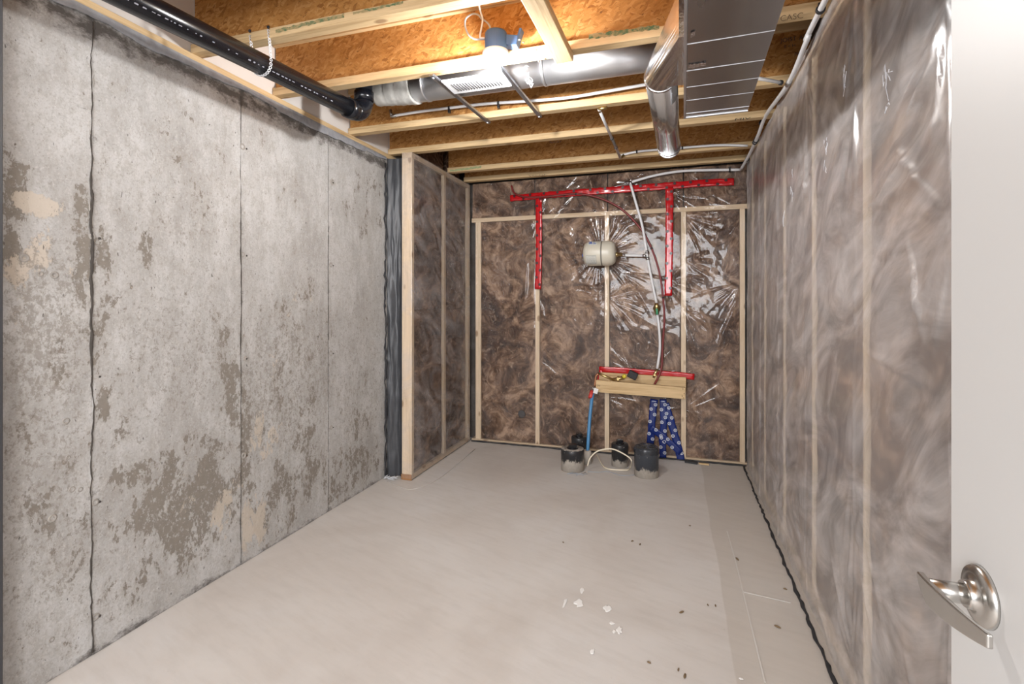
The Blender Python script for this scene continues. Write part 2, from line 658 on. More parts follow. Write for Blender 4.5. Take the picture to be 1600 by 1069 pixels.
M['black_foam'] = plain('black_sill_foam', (0.022, 0.022, 0.025), 0.7, 0, 0.4, 30, 0.3)
M['rim'] = plain('white_rim_insulation', (0.74, 0.70, 0.66), 0.8, 0, 0.05, 8)
M['abs'] = plain('black_abs', (0.006, 0.0065, 0.009), 0.22, 0, 0.4, 12, 0.05)
M['print_white'] = plain('white_ink', (0.62, 0.62, 0.65), 0.6)
M['print_grey'] = plain('faded_white_ink', (0.26, 0.26, 0.29), 0.6, 0, 0.5, 120)
M['galv'] = metal_mat('galvanised_steel', (0.74, 0.745, 0.765), 0.42, 0.06, (2, 2, 2))
M['galv_dull'] = metal_mat('dull_galvanised_steel', (0.47, 0.47, 0.48), 0.24, 0.22, (3.2, 0.9, 1), 0.6)
M['galv_bright'] = metal_mat('bright_galvanised_steel', (0.66, 0.655, 0.66), 0.17, 0.3, (9, 1.2, 9))
M['bar_steel'] = metal_mat('grey_bar_steel', (0.42, 0.44, 0.48), 0.35, 0.05)
M['foil'] = metal_mat('foil_tape', (0.72, 0.66, 0.63), 0.25, 0.6, (30, 30, 30))
M['white_paint'] = plain('white_enamel', (0.60, 0.605, 0.62), 0.4, 0, 0.03)
M['slot'] = plain('slot_recess', (0.10, 0.10, 0.11), 0.7)
M['pex'] = plain('white_pex', (0.72, 0.72, 0.73), 0.35, 0, 0.03)
M['pex_red'] = plain('dark_red_pex', (0.17, 0.018, 0.016), 0.35, 0, 0.1)
M['pex_blue'] = plain('blue_service_pipe', (0.06, 0.22, 0.43), 0.4, 0, 0.08)
M['clip'] = plain('black_clip', (0.02, 0.02, 0.022), 0.45)
M['brass'] = metal_mat('brass', (0.62, 0.47, 0.22), 0.3, 0.05)
M['copper'] = metal_mat('copper', (0.62, 0.30, 0.17), 0.32, 0.1)
M['steel_clamp'] = metal_mat('crimp_steel', (0.5, 0.5, 0.5), 0.3, 0.05)
M['box_blue'] = plain('grey_blue_plastic', (0.055, 0.125, 0.27), 0.5, 0, 0.05)
M['holder'] = plain('white_porcelain', (0.85, 0.84, 0.82), 0.35, 0, 0.02)
M['cable'] = plain('white_cable_sheath', (0.68, 0.69, 0.72), 0.45, 0, 0.03)
M['cable_grey'] = plain('grey_cable_sheath', (0.36, 0.39, 0.44), 0.45, 0, 0.03)
M['wire_cream'] = plain('cream_wire', (0.78, 0.70, 0.55), 0.45, 0, 0.03)
M['tank'] = plain('beige_tank_paint', (0.60, 0.56, 0.465), 0.35, 0, 0.03, 8)
M['tank_band'] = plain('tank_seam', (0.17, 0.155, 0.13), 0.5)
M['tank_label'] = plain('pale_label', (0.62, 0.615, 0.56), 0.5)
M['ink'] = plain('dark_ink', (0.055, 0.05, 0.055), 0.7)
M['ink_blue'] = plain('blue_ink', (0.08, 0.13, 0.36), 0.5)
gm = NT('green_paint')
_n = gm.noise(gm.mapping((1, 1, 1.5)), 45, 5, 0.7)
M['ink_green'] = gm.bsdf(gm.mix(gm.step(_n, 0.42, 0.56), (0.085, 0.15, 0.07), (0.36, 0.27, 0.13)), 0.8)
M['tape_red'] = plain('red_sheathing_tape', (0.46, 0.008, 0.012), 0.16, 0, 0.2, 24, 0.35, 0.6)
M['tape_blot'] = plain('black_tape_print', (0.05, 0.006, 0.008), 0.3)
M['tape_blue'] = plain('blue_sheathing_tape', (0.006, 0.021, 0.145), 0.2, 0, 0.25, 24, 0.35, 0.6)
M['logo_white'] = plain('white_tape_print', (0.66, 0.69, 0.76), 0.4)
M['membrane'] = plain('grey_black_membrane', (0.05, 0.052, 0.058), 0.4, 0, 0.4, 14, 0.5)
M['bag'] = plain('dark_plastic_bag', (0.035, 0.038, 0.045), 0.25, 0, 0.5, 20, 0.5)
M['door'] = plain('white_door_paint', (0.58, 0.58, 0.575), 0.42, 0, 0.012, 5)
M['nickel'] = metal_mat('satin_nickel', (0.60, 0.585, 0.56), 0.24, 0.02, (1, 40, 1))
M['post'] = plain('charcoal_post', (0.05, 0.05, 0.055), 0.5)
M['white_tag'] = plain('white_tag', (0.72, 0.7, 0.68), 0.5)
M['red_tag'] = plain('red_tag', (0.55, 0.05, 0.04), 0.5)
M['yellow'] = plain('yellow_paint', (0.62, 0.50, 0.04), 0.45)
M['green_handle'] = plain('green_handle', (0.05, 0.26, 0.13), 0.45)
M['chip'] = plain('wood_chip', (0.16, 0.105, 0.055), 0.9)
M['plaster'] = plain('white_plaster_drip', (0.80, 0.79, 0.77), 0.7)
M['slab_patch'] = plain('grout_smear', (0.60, 0.57, 0.53), 0.75, 0, 0.05, 12)
M['sheet_label'] = plain('dark_round_sticker', (0.055, 0.05, 0.05), 0.5)

bm = NT('lit_bulb_glass')
em = bm.n('Emission')
em.inputs[0].default_value = (1.0, 0.985, 0.975, 1)
em.inputs[1].default_value = BULB_STRENGTH
bm.l(em.outputs[0], bm.out.inputs[0])
M['bulb'] = bm.m

# ------------------------------------------------------------------ room dimensions
XL, XR, YB, ZJ = -2.035, 0.552, 4.365, 2.40     # concrete face, right film, back film, underside of joists
YF = 0.02

# ------------------------------------------------------------------ floor
nx, ny = 90, 190
X, Y = np.meshgrid(np.linspace(-2.3, 0.95, nx), np.linspace(-1.6, 4.75, ny))
Z = 0.0015 * vnoise(X, Y, 2.5, 3)
Z -= 0.0015
strip = np.clip((X - (0.205 + 0.01 * vnoise(X, Y, 3, 8))) / 0.06 + 0.5, 0, 1)
wc = onZ(325, 1035, 0)
worn = np.exp(-(((X - wc.x) / .16) ** 2 + ((Y - wc.y) / .05) ** 2))
for (u, v, k) in ((1010, 800, .6), (860, 900, .5), (700, 860, .4), (1090, 900, .45)):
    q = onZ(u, v, 0)
    worn = np.maximum(worn, k * np.exp(-(((X - q.x) / .22) ** 2 + ((Y - q.y) / .18) ** 2)))
floor = grid_obj('floor', np.stack([X, Y, Z], -1), M['floor'], attrs={'strip': strip, 'worn': worn}, closed_depth=(0, 0, -0.1), base=Vector((0, 0, 0)))
props(floor, 'pale trowelled concrete basement floor', kind='structure')
# grout smears and control lines that stand a hair proud of the slab
g = G()
for (a, b) in (((1150, 880), (1195, 1066)), ((1162, 925), (1236, 942)), ((1136, 830), (1150, 880))):
    g.bar(onZ(*a, 0.0005), onZ(*b, 0.0005), 0.006, 0.002)
each('trowel_ridge', g, M['slab_patch'], floor)

# ------------------------------------------------------------------ left wall: poured concrete in form panels
wl = G()
wl.box((XL - 0.2, -1.6, 0), (XL - 0.012, 4.62, 2.372))
wall_left = props(obj('wall_left', wl, M['joint']), 'poured concrete foundation wall with form panel joints', kind='structure')
cuts = [-1.6, 0.03, 0.63, 1.292, 1.96, 2.622, 3.262, 4.62]

DARK = [  # photo px centre, px radii, strength of brown grey patches
    (300, 790, 75, 75, .21), (240, 730, 60, 30, .14), (350, 740, 30, 60, .14), (25, 300, 22, 55, .24), (20, 390, 16, 45, .22),
    (128, 400, 16, 70, .23), (132, 310, 10, 25, .2), (165, 400, 14, 40, .17), (230, 400, 12, 28, .2), (215, 330, 40, 40, .06),
    (215, 470, 30, 25, .11), (155, 540, 14, 60, .14), (160, 630, 12, 30, .15), (195, 660, 14, 30, .17), (350, 540, 12, 50, .18),
    (363, 610, 10, 70, .18), (384, 650, 10, 60, .18), (322, 690, 10, 15, .16), (450, 640, 50, 90, .10), (480, 720, 30, 80, .13),
    (430, 780, 50, 60, .15), (560, 660, 25, 60, .09), (540, 740, 40, 40, .15), (580, 330, 28, 45, .08), (300, 250, 60, 80, .05),
    (90, 560, 18, 30, .1), (95, 600, 12, 20, .15), (60, 900, 60, 80, .06), (110, 850, 40, 60, .08), (420, 480, 40, 30, .06), (60, 620, 70, 60, .07), (480, 660, 70, 90, .05), (90, 760, 70, 90, .07), (420, 760, 40, 40, .07), (300, 860, 60, 20, .12), (200, 900, 40, 30, .08),
    (470, 500, 40, 60, .09), (260, 300, 90, 60, .05), (560, 740, 40, 16, .16), (260, 880, 90, 18, .12)]
PALE = [(60, 320, 45, 18, .22), (65, 390, 22, 40, .22), (25, 430, 20, 40, .18), (95, 420, 25, 15, .16), (40, 500, 30, 25, .12),
        (120, 250, 20, 40, .08), (420, 680, 40, 60, .14), (400, 800, 24, 60, .2), (455, 560, 50, 40, .10), (480, 470, 30, 40, .10),
        (330, 350, 12, 30, .12), (300, 770, 50, 50, .10), (560, 690, 30, 60, .08), (230, 450, 40, 10, .1), (250, 745, 30, 20, .12), (345, 800, 20, 60, .14)]
SPECK = [(70, 520, 60, 120, 1.0), (60, 700, 60, 150, .7), (300, 560, 80, 90, .6), (450, 600, 70, 110, .8), (90, 850, 70, 120, .6), (290, 330, 80, 60, .35), (560, 600, 40, 120, .5)]


def px_blobs(blobs, Yg, Zg):
    a = np.zeros_like(Yg)
    for u, v, ru, rv, k in blobs:
        p = onX(max(u, 2), v, XL)
        q = onX(max(u, 2) + ru, v, XL)
        r = onX(max(u, 2), v + rv, XL)
        ry, rz = abs(q.y - p.y), abs(r.z - p.z)
        e = ((Yg - p.y) / ry) ** 2 + ((Zg - p.z) / rz) ** 2
        a = np.maximum(a, k * np.exp(-0.5 * np.maximum(e - 0.3, 0) * 1.3))
    return a


for i in range(len(cuts) - 1):
    y0, y1 = cuts[i] + 0.0003, cuts[i + 1] - 0.0003
    nn = max(8, int((y1 - y0) / 0.02))
    Yg, Zg = np.meshgrid(np.linspace(y0, y1, nn), np.linspace(0.0, 2.372, 120))
    d = 0.0025 * vnoise(Yg, Zg, 3, 20 + i) + 0.0012 * vnoise(Yg, Zg, 16, 40 + i)
    edge = np.minimum(Yg - y0, y1 - Yg)
    
    top = np.clip((Zg - 2.30) / 0.05, 0, 1)
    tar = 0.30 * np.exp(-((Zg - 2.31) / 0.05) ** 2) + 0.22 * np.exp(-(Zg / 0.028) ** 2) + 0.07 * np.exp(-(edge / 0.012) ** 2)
    dark = px_blobs(DARK, Yg, Zg) - 0.03
    grid_obj('concrete_panel', np.stack([XL + d, Yg, Zg], -1), M['concrete'], wall_left,
             attrs={'dark': dark, 'pale': px_blobs(PALE, Yg, Zg) - 0.05, 'speck': px_blobs(SPECK, Yg, Zg), 'tar': tar},
             closed_depth=(-0.03, 0, 0))
# ragged dark seams and broken mortar fins along the joints
for yj, amp in ((1.292, 0.0042), (1.96, 0.0024), (2.622, 0.0018)):
    r = random.Random(int(yj * 100))
    pts, rad, z = [], [], 0.01
    w_ = 0.0
    while z < 2.33:
        w_ = w_ * .8 + r.uniform(-1, 1) * amp * .8
        pts.append((XL + 0.0008, yj + w_, z))
        rad.append(amp * r.uniform(.45, 1.0) * (1.5 if 1.05 < z < 1.75 else .8))
        z += r.uniform(.012, .035)
    obj('joint_seam', G().tube(pts, rad, 6), M['joint'], wall_left)
    for k in range(7):
        z = r.uniform(.1, 2.2)
        y = yj + r.choice((-1, 1)) * amp * 1.6
        q = [(XL - .001, y + r.uniform(-.002, .002), z + j * r.uniform(.006, .014)) for j in range(6)]
        obj('joint_fin', G().tube(q, [amp * v for v in (.1, .6, .9, .7, .5, .1)], 6), M['scar'], wall_left)
# form tie knobs and holes at the joints
for (u, v) in ((143, 370), (143, 588), (143, 785), (143, 965), (376, 230), (376, 398), (376, 560), (376, 712), (513, 284), (513, 414), (513, 552), (513, 668)):
    p = onX(u + 5, v, XL)
    g = G()
    r = random.Random(u + v)
    k = r.uniform(.5, .85)
    g.lathe([(0.026 * k, -0.003), (0.022 * k, 0.0015), (0.012 * k, 0.002), (0.008 * k, -0.001), (0.0, -0.002)], p + Vector((0, r.uniform(-.01, .01), 0)), (1, 0, 0), 11)
    obj('tie_scar', g, M['scar'], wall_left)
    g = G()
    g.lathe([(0.0055, -0.002), (0.004, 0.003), (0.0, 0.004)], p + Vector((0, 0.016, -0.004)), (1, 0, 0), 8)
    obj('tie_hole', g, M['joint'], wall_left)
for (u, v, r) in ((38, 403, .016), (85, 430, .014), (63, 428, .010), (112, 765, .012), (82, 810, .015), (103, 658, .013), (125, 765, .010), (106, 715, .008), (80, 1000, .010)):
    p = onX(u, v, XL)
    g = G()
    g.lathe([(r, -0.003), (r * .9, 0.0015), (r * .6, 0.002), (r * .45, 0.0), (0, -0.001)], p, (1, 0, 0), 12)
    obj('tie_scar', g, M['scar'], wall_left)

# sill plate, sill gasket and rim boards on the concrete
g = G()
g.box((XL - 0.14, -1.6, 2.366), (XL + 0.004, 4.62, ZJ))
obj('sill_plate', g, M['lum_y'], wall_left, 0.002, 'bare wooden sill plate')
yy = np.linspace(-0.2, 3.27, 180)
low = 2.335 + 0.016 * vnoise(yy, yy * 0, 6, 5, 4) + 0.004 * vnoise(yy, yy * 0, 30, 6, 2)
low += np.where((yy > 2.2) & (yy < 3.0), -0.01, 0)
rows = []
for k, fz in enumerate(np.linspace(0, 1, 7)):
    zz = 2.372 + (low - 2.372) * fz
    rows.append(np.stack([XL + 0.005 + 0.012 * np.sin(fz * 2.2) * (0.6 + 0.5 * vnoise(yy, yy * 0 + fz, 9, 9, 3)), yy, zz], -1))
grid_obj('sill_gasket', np.array(rows), M['gasket'], wall_left, closed_depth=(-0.004, 0, 0))['label'] = 'ragged blue grey foam gasket'
JY = [(1.207, 1.26), (1.694, 1.748), (2.176, 2.230), (2.832, 2.886), (3.317, 3.371), (3.931, 3.985), (4.281, 4.335)]
rim_g = []
edges = [-1.6] + [x for j in JY for x in ((j[0] + j[1]) / 2,)] + [4.62]
for i in range(len(edges) - 1):
    g = G()
    g.box((XL - 0.06, edges[i] + 0.006, ZJ), (XL - 0.012, edges[i + 1] - 0.006, 2.70))
    obj('rim_board', g, M['rim'], wall_left, 0.002)

# ------------------------------------------------------------------ back wall: studs, plates, mineral wool
wb = G()
wb.box((XL - 0.2, YB + 0.115, 0), (XR + 0.35, YB + 0.3, 2.70))
wall_back = props(obj('wall_back', wb, M['joint']), 'stud wall packed with brown mineral wool', kind='structure')
SF = YB + 0.008                                     # stud face
bst = [-1.735, -1.165, -0.548, 0.075, 0.518]
for x in bst:
    g = G()
    wd = 0.019 if x != bst[0] else 0.026
    g.box((x - wd, SF, 0.020), (x + wd, SF + 0.089, 2.036))
    obj('stud', g, M['stud_z'], wall_back, 0.002)
g = G()
g.box((-1.80, SF - 0.001, 2.036), (XR + 0.02, SF + 0.089, 2.074))
obj('top_plate', g, M['plate_x'], wall_back, 0.002)
g = G()
g.box((-1.80, SF, 0.006), (XR, SF + 0.089, 0.020))
obj('bottom_plate', g, M['plate_x'], wall_back, 0.002)


def batt(parent, a, b, z0, z1, face, axis, sign, seed, name='insulation_batt', depth=0.06):
    """bulging batt between a and b along one axis; its face at `face`, bulging by sign"""
    n1 = max(6, int((b - a) / 0.02))
    n2 = max(8, int((z1 - z0) / 0.025))
    A, Zg = np.meshgrid(np.linspace(a, b, n1), np.linspace(z0, z1, n2))
    e = np.minimum(np.minimum(A - a, b - A), np.minimum(Zg - z0, z1 - Zg))
    d = 0.014 * np.exp(-(e / 0.022) ** 2) + 0.007 * (vnoise(A, Zg, 7, seed) + 0.6) + 0.003 * vnoise(A, Zg, 26, seed + 1)
    if axis == 'x':
        P = np.stack([A, face - sign * (-d), Zg], -1) if sign > 0 else np.stack([A, face - d, Zg], -1)
        dep = (0, sign * depth, 0)
    else:
        P = np.stack([face + sign * d, A, Zg], -1)
        dep = (sign * depth, 0, 0)
    return grid_obj(name, P, M['wool' if axis == 'x' else 'wool_side'], parent, closed_depth=dep)


bb = [-1.80] + bst + [XR + 0.02]
for i in range(1, len(bb)):
    a, b = bb[i - 1] + 0.021, bb[i] - 0.021
    if b - a < 0.05:
        continue
    zs = 1.24 + 0.012 * math.sin(i * 2.1)
    batt(wall_back, a, b, 0.022, zs, SF + 0.003, 'x', 1, 100 + i)
    batt(wall_back, a, b, zs + 0.002, 2.035, SF + 0.003, 'x', 1, 120 + i)
for i, (a, b) in enumerate(((-1.80, -1.2), (-1.19, -0.55), (-0.54, 0.07), (0.08, XR))):
    batt(wall_back, a, b, 2.078, 2.40, SF + 0.006, 'x', 1, 140 + i)
rr_ = random.Random(11)
xs_ = np.linspace(-1.79, XR - 0.01, 60)
g = G().tube([Vector((x, YB - 0.022 + rr_.uniform(-.006, .003), 0.005)) for x in xs_], [rr_.uniform(.004, .007) for _ in xs_], 8)
props(obj('foam_strip', g, M['black_foam']), 'thin black foam strip squeezed out along the foot of the back wall', 'foam')

# ------------------------------------------------------------------ return wall at the left of the back wall
XS = -1.812                                         # stud faces
wr = thing('wall_return', 'short stud wall returning along the concrete to the back wall', None, (-1.85, 3.8, 0), kind='structure')
for (y0, y1, m) in ((3.262, 3.30, 'stud_z'), (3.80, 3.838, 'stud_z'), (4.30, 4.36, 'stud_z')):
    g = G()
    g.box((XS - 0.08, y0, 0.041 if y0 > 3.3 else 0.041), (XS, y1, 2.345))
    obj('stud', g, M[m], wr, 0.002)
g = G()
g.box((XS - 0.08, 3.262, 2.345), (XS, 4.36, 2.383))
obj('top_plate', g, M['plate_y'], wr, 0.002)
g = G()
g.box((XS - 0.08, 3.262, 0.005), (XS, 4.36, 0.041))
obj('bottom_plate', g, M['plate_y'], wr, 0.002)
g = G()
pts = [Vector((XS - 0.006 + random.uniform(-.002, .002), y, 0.005)) for y in np.linspace(3.27, 4.36, 26)]
g.tube(pts, [rr_.uniform(.003, .006) for _ in pts], 8)
obj('sill_foam', g, M['black_foam'], wr)
for i, (a, b) in enumerate(((3.302, 3.798), (3.84, 4.298))):
    batt(wr, a, b, 0.045, 1.235, XS - 0.004, 'y', -1, 160 + i)
    batt(wr, a, b, 1.237, 2.343, XS - 0.004, 'y', -1, 170 + i)
batt(wr, 3.375, 3.93, 2.384, 2.68, XS - 0.05, 'y', -1, 180)
batt(wr, 3.99, 4.28, 2.384, 2.68, XS - 0.05, 'y', -1, 181)
# chewed brown end of the bottom plate
g = G()
g.box((XS - 0.082, 3.256, 0.001), (XS + 0.001, 3.263, 0.04))
obj('plate_end', g, plain('end_grain', (0.33, 0.16, 0.06), 0.9, 0, 0.6, 70, 0.5), wr)

# ------------------------------------------------------------------ right wall
wrt = G()
wrt.box((XR + 0.125, -0.2, 0), (XR + 0.3, YB + 0.12, 2.70))
wall_right = props(obj('wall_right', wrt, M['joint']), 'right stud wall packed with brown mineral wool', kind='structure')
RF = XR + 0.014
rst = [0.64, 1.265, 1.85, 2.47, 3.075, 3.69, 4.24]
for y in rst:
    g = G()
    g.box((RF + 0.003, y - 0.009, 0.041), (RF + 0.108, y + 0.009, 2.36))
    obj('stud', g, M['stud_z'], wall_right, 0.002)
for nm, z0, z1 in (('top_plate', 2.36, 2.398), ('bottom_plate', 0.005, 0.041)):
    g = G()
    g.box((RF + 0.002, -0.2, z0), (RF + 0.089, YB, z1))
    obj(nm, g, M['plate_y'], wall_right, 0.002)
for i in range(len(rst)):
    a, b = rst[i] + 0.011, (rst[i + 1] if i + 1 < len(rst) else YB + 0.02) - 0.011
    zs = 1.22 + 0.02 * math.sin(i * 1.7)
    batt(wall_right, a, b, 0.045, zs, RF + 0.003, 'y', 1, 200 + i, depth=0.012)
    batt(wall_right, a, b, zs + 0.002, 2.358, RF + 0.003, 'y', 1, 220 + i, depth=0.012)
ys_ = np.linspace(0.4, YB - .03, 130)
g = G().tube([Vector((XR - 0.032 + rr_.uniform(-.004, .005), y, 0.005)) for y in ys_], [rr_.uniform(.003, .009) for _ in ys_], 8)
props(obj('foam_strip', g, M['black_foam']), 'ragged black foam strip running along the foot of the right wall', 'foam')

# ------------------------------------------------------------------ ceiling: subfloor and I-joists
g = G()
g.box((XL - 0.1, -1.6, 2.702), (XR + 0.3, YB + 0.12, 2.725))
ceiling = props(obj('ceiling', g, M['osb_floor']), 'oriented strand board subfloor seen from below', kind='structure')
jl = ['floor joist nearest the doorway above the camera',
      'wooden floor joist with a green painted mark above the black drain pipe',
      'wooden floor joist just behind the lit bulb, front flange spotted by light',
      'wooden floor joist carrying a white pipe and the far ends of the steel hanger bars',
      'wooden floor joist resting on the plate at the end stud of the return wall',
      'wooden floor joist with pale green paint at its left end, second from back wall',
      'wooden floor joist against the back wall with black stamped letters']
JOIST = []
for i, (y0, y1) in enumerate(JY):
    x0, x1 = (XL - 0.008, XR + 0.10) if i < 5 else (XS - 0.03, XR + 0.10)
    j = thing('floor_joist', jl[i], 'joist', (-0.7, (y0 + y1) / 2, ZJ), 'floor joists overhead')
    JOIST.append(j)
    ym = (y0 + y1) / 2
    g = G().box((x0, y0, ZJ), (x1, y1, ZJ + 0.04))
    obj('bottom_flange', g, M['lum_x'], j, 0.002)
    g = G().box((x0, y0, 2.662), (x1, y1, 2.70))
    obj('top_flange', g, M['lum_x'], j, 0.002)
    g = G().box((x0 + 0.001, ym - 0.0055, ZJ + 0.03), (x1, ym + 0.0055, 2.67))
    obj('web', g, M['osb'], j)


def blotch(name, pts, r, mat, parent, up, thick=0.0012):
    """a row of overlapping painted dabs"""
    g = G()
    rr = random.Random(len(pts))
    for p in pts:
        g.lathe([(r * rr.uniform(.6, 1.1), 0), (r * rr.uniform(.3, .6), thick)], p, up, 8)
    return obj(name, g, mat, parent)


def lerp(a, b, n):
    return [Vector(a).lerp(Vector(b), k / (n - 1)) for k in range(n)]


def strip_mark(name, a, b, wv, mat, parent, nrm, seed=1):
    """ragged painted band from a to b on a face with normal nrm; wv = half-width vector"""
    g = G()
    r = random.Random(seed)
    a, b, wv, nrm = Vector(a), Vector(b), Vector(wv), Vector(nrm)
    n = 26
    top = [a.lerp(b, k / n) + wv * r.uniform(.5, 1.1) + nrm * .0012 for k in range(n + 1)]
    bot = [a.lerp(b, k / n) - wv * r.uniform(.5, 1.1) + nrm * .0012 for k in range(n + 1)]
    vs = top + bot
    g.add(vs, [(k, k + 1, n + 2 + k, n + 1 + k) for k in range(n)])
    return obj(name, g, mat, parent)


strip_mark('green_mark', onY(431, 49, JY[1][0]), onY(538, 24, JY[1][0]), (0, 0, .009), M['ink_green'], JOIST[1], (0, -1, 0), 3)
strip_mark('green_mark', onY(552, 21, JY[1][0]), onY(630, 4, JY[1][0]), (0, 0, .006), M['ink_green'], JOIST[1], (0, -1, 0), 4)
strip_mark('green_mark', onY(920, 58, JY[2][0]), onY(1030, 42, JY[2][0]), (0, 0, .012), M['ink_green'], JOIST[2], (0, -1, 0), 5)
strip_mark('green_mark', onY(703, 267, JY[5][0]), onY(752, 261, JY[5][0]), (0, 0, .010), plain('faded_green_paint', (0.30, 0.33, 0.17), 0.8, 0, 0.4, 40), JOIST[5], (0, -1, 0), 6)


def text_obj(name, body, size, Mx, mat, parent, thick=0.0008):
    c = bpy.data.curves.new(name, 'FONT')
    c.body = body
    c.size = size
    c.align_x = 'CENTER'
    c.align_y = 'CENTER'
    c.resolution_u = 3
    o = bpy.data.objects.new(name, c)
    COL.objects.link(o)
    dg = bpy.context.evaluated_depsgraph_get()
    dg.update()
    me = bpy.data.meshes.new_from_object(o.evaluated_get(dg))
    bpy.data.objects.remove(o)
    bpy.data.curves.remove(c)
    me.transform(Mx)
    base = BASE[parent]
    me.transform(Matrix.Translation(-base))
    me.name = name
    me.materials.clear()
    o = link_mesh(name, me, mat, parent, base)
    o['kind'] = 'stuff'
    return o


def frame(origin, xdir, ydir):
    x = Vector(xdir).normalized()
    y = Vector(ydir).normalized()
    z = x.cross(y)
    m = Matrix((x, y, z)).transposed().to_4x4()
    m.translation = Vector(origin)
    return m


# stamped letters, cut by the flange edges as on the real lumber
def under(u, v, body, size, j, flip=False):
    p = onZ(u, v, ZJ - 0.0012)
    text_obj('stamped_text', body, size, frame(p, (1, 0, 0), (0, -1, 0)), M['ink'], JOIST[j])


under(975, 266, 'BHG', 0.062, 6)
under(1055, 262, 'I  L', 0.055, 6)
under(1130, 256, '2 NC', 0.055, 6)
under(840, 274, 'TRCNA', 0.05, 6)
under(868, 222, 'SO/', 0.055, 4)
under(1160, 186, 'MIV', 0.055, 4)
text_obj('stamped_text', 'CASC', 0.032, frame(onY(1237, 27, JY[2][0] - .0012), (1, 0, 0), (0, 0, 1)), M['chip'], JOIST[2])
for (u, v, b, s) in ((1232, 62, 'JOIST', .03), (1234, 72, 'E = H', .022), (1258, 58, 'APA', .03), (1246, 85, 'PRI', .02)):
    text_obj('stamped_text', b, s, frame(onY(u, v, (JY[3][0] + JY[3][1]) / 2 - .0075), (1, 0, 0), (0, 0, 1)), M['ink'], JOIST[3])

# ------------------------------------------------------------------ plastic sheets
def ridge(U, V, p, q, w, amp, taper=True):
    """crease from p to q"""
    px, py = p
    qx, qy = q
    L = math.hypot(qx - px, qy - py)
    tx, ty = (qx - px) / L, (qy - py) / L
    m = 4 * w + 0.01
    x0, x1 = min(px, qx) - m, max(px, qx) + m
    y0, y1 = min(py, qy) - m, max(py, qy) + m
    iu = np.where((U[0] >= x0) & (U[0] <= x1))[0]
    iv = np.where((V[:, 0] >= y0) & (V[:, 0] <= y1))[0]
    if not len(iu) or not len(iv):
        return None
    sl = (slice(iv[0], iv[-1] + 1), slice(iu[0], iu[-1] + 1))
    a, b = U[sl] - px, V[sl] - py
    s = (a * tx + b * ty) / L
    d = -a * ty + b * tx + 0.012 * np.sin(s * 5 + px * 9) * L
    ww = w * (0.6 + 0.8 * np.clip(s, 0, 1))
    f = np.clip(1 - np.abs(s - 0.5) * 2, 0, 1) ** 0.6 if taper else ((s > 0) & (s < 1)) * 1.0
    return sl, amp * f * np.exp(-(d / ww) ** 2)


def sheet(name, mat, u0, u1, z0, z1, res, place, disp, nrm_thick):
    nu, nv = int((u1 - u0) / res) + 1, int((z1 - z0) / res) + 1
    U, V = np.meshgrid(np.linspace(u0, u1, nu), np.linspace(z0, z1, nv))
    return grid_obj(name, place(U, V, disp(U, V)), mat)


def radial(U, V, D, c, n, r0, r1, amp, w, a0=0, a1=2 * math.pi, seed=1):
    r = random.Random(seed)
    for k in range(n):
        a = a0 + (a1 - a0) * (k + r.uniform(-.35, .35)) / n
        s, e = r0 * r.uniform(.7, 1.3), r1 * r.uniform(.45, 1.1)
        x = ridge(U, V, (c[0] + s * math.cos(a), c[1] + s * math.sin(a)), (c[0] + e * math.cos(a), c[1] + e * math.sin(a)),
                  w * r.uniform(.6, 1.4), amp * r.uniform(.4, 1.2) * r.choice((1, 1, -.6)))
        if x:
            D[x[0]] += x[1]


def pxb(u, v):
    p = onY(u, v, YB)
    return (p.x, p.z)


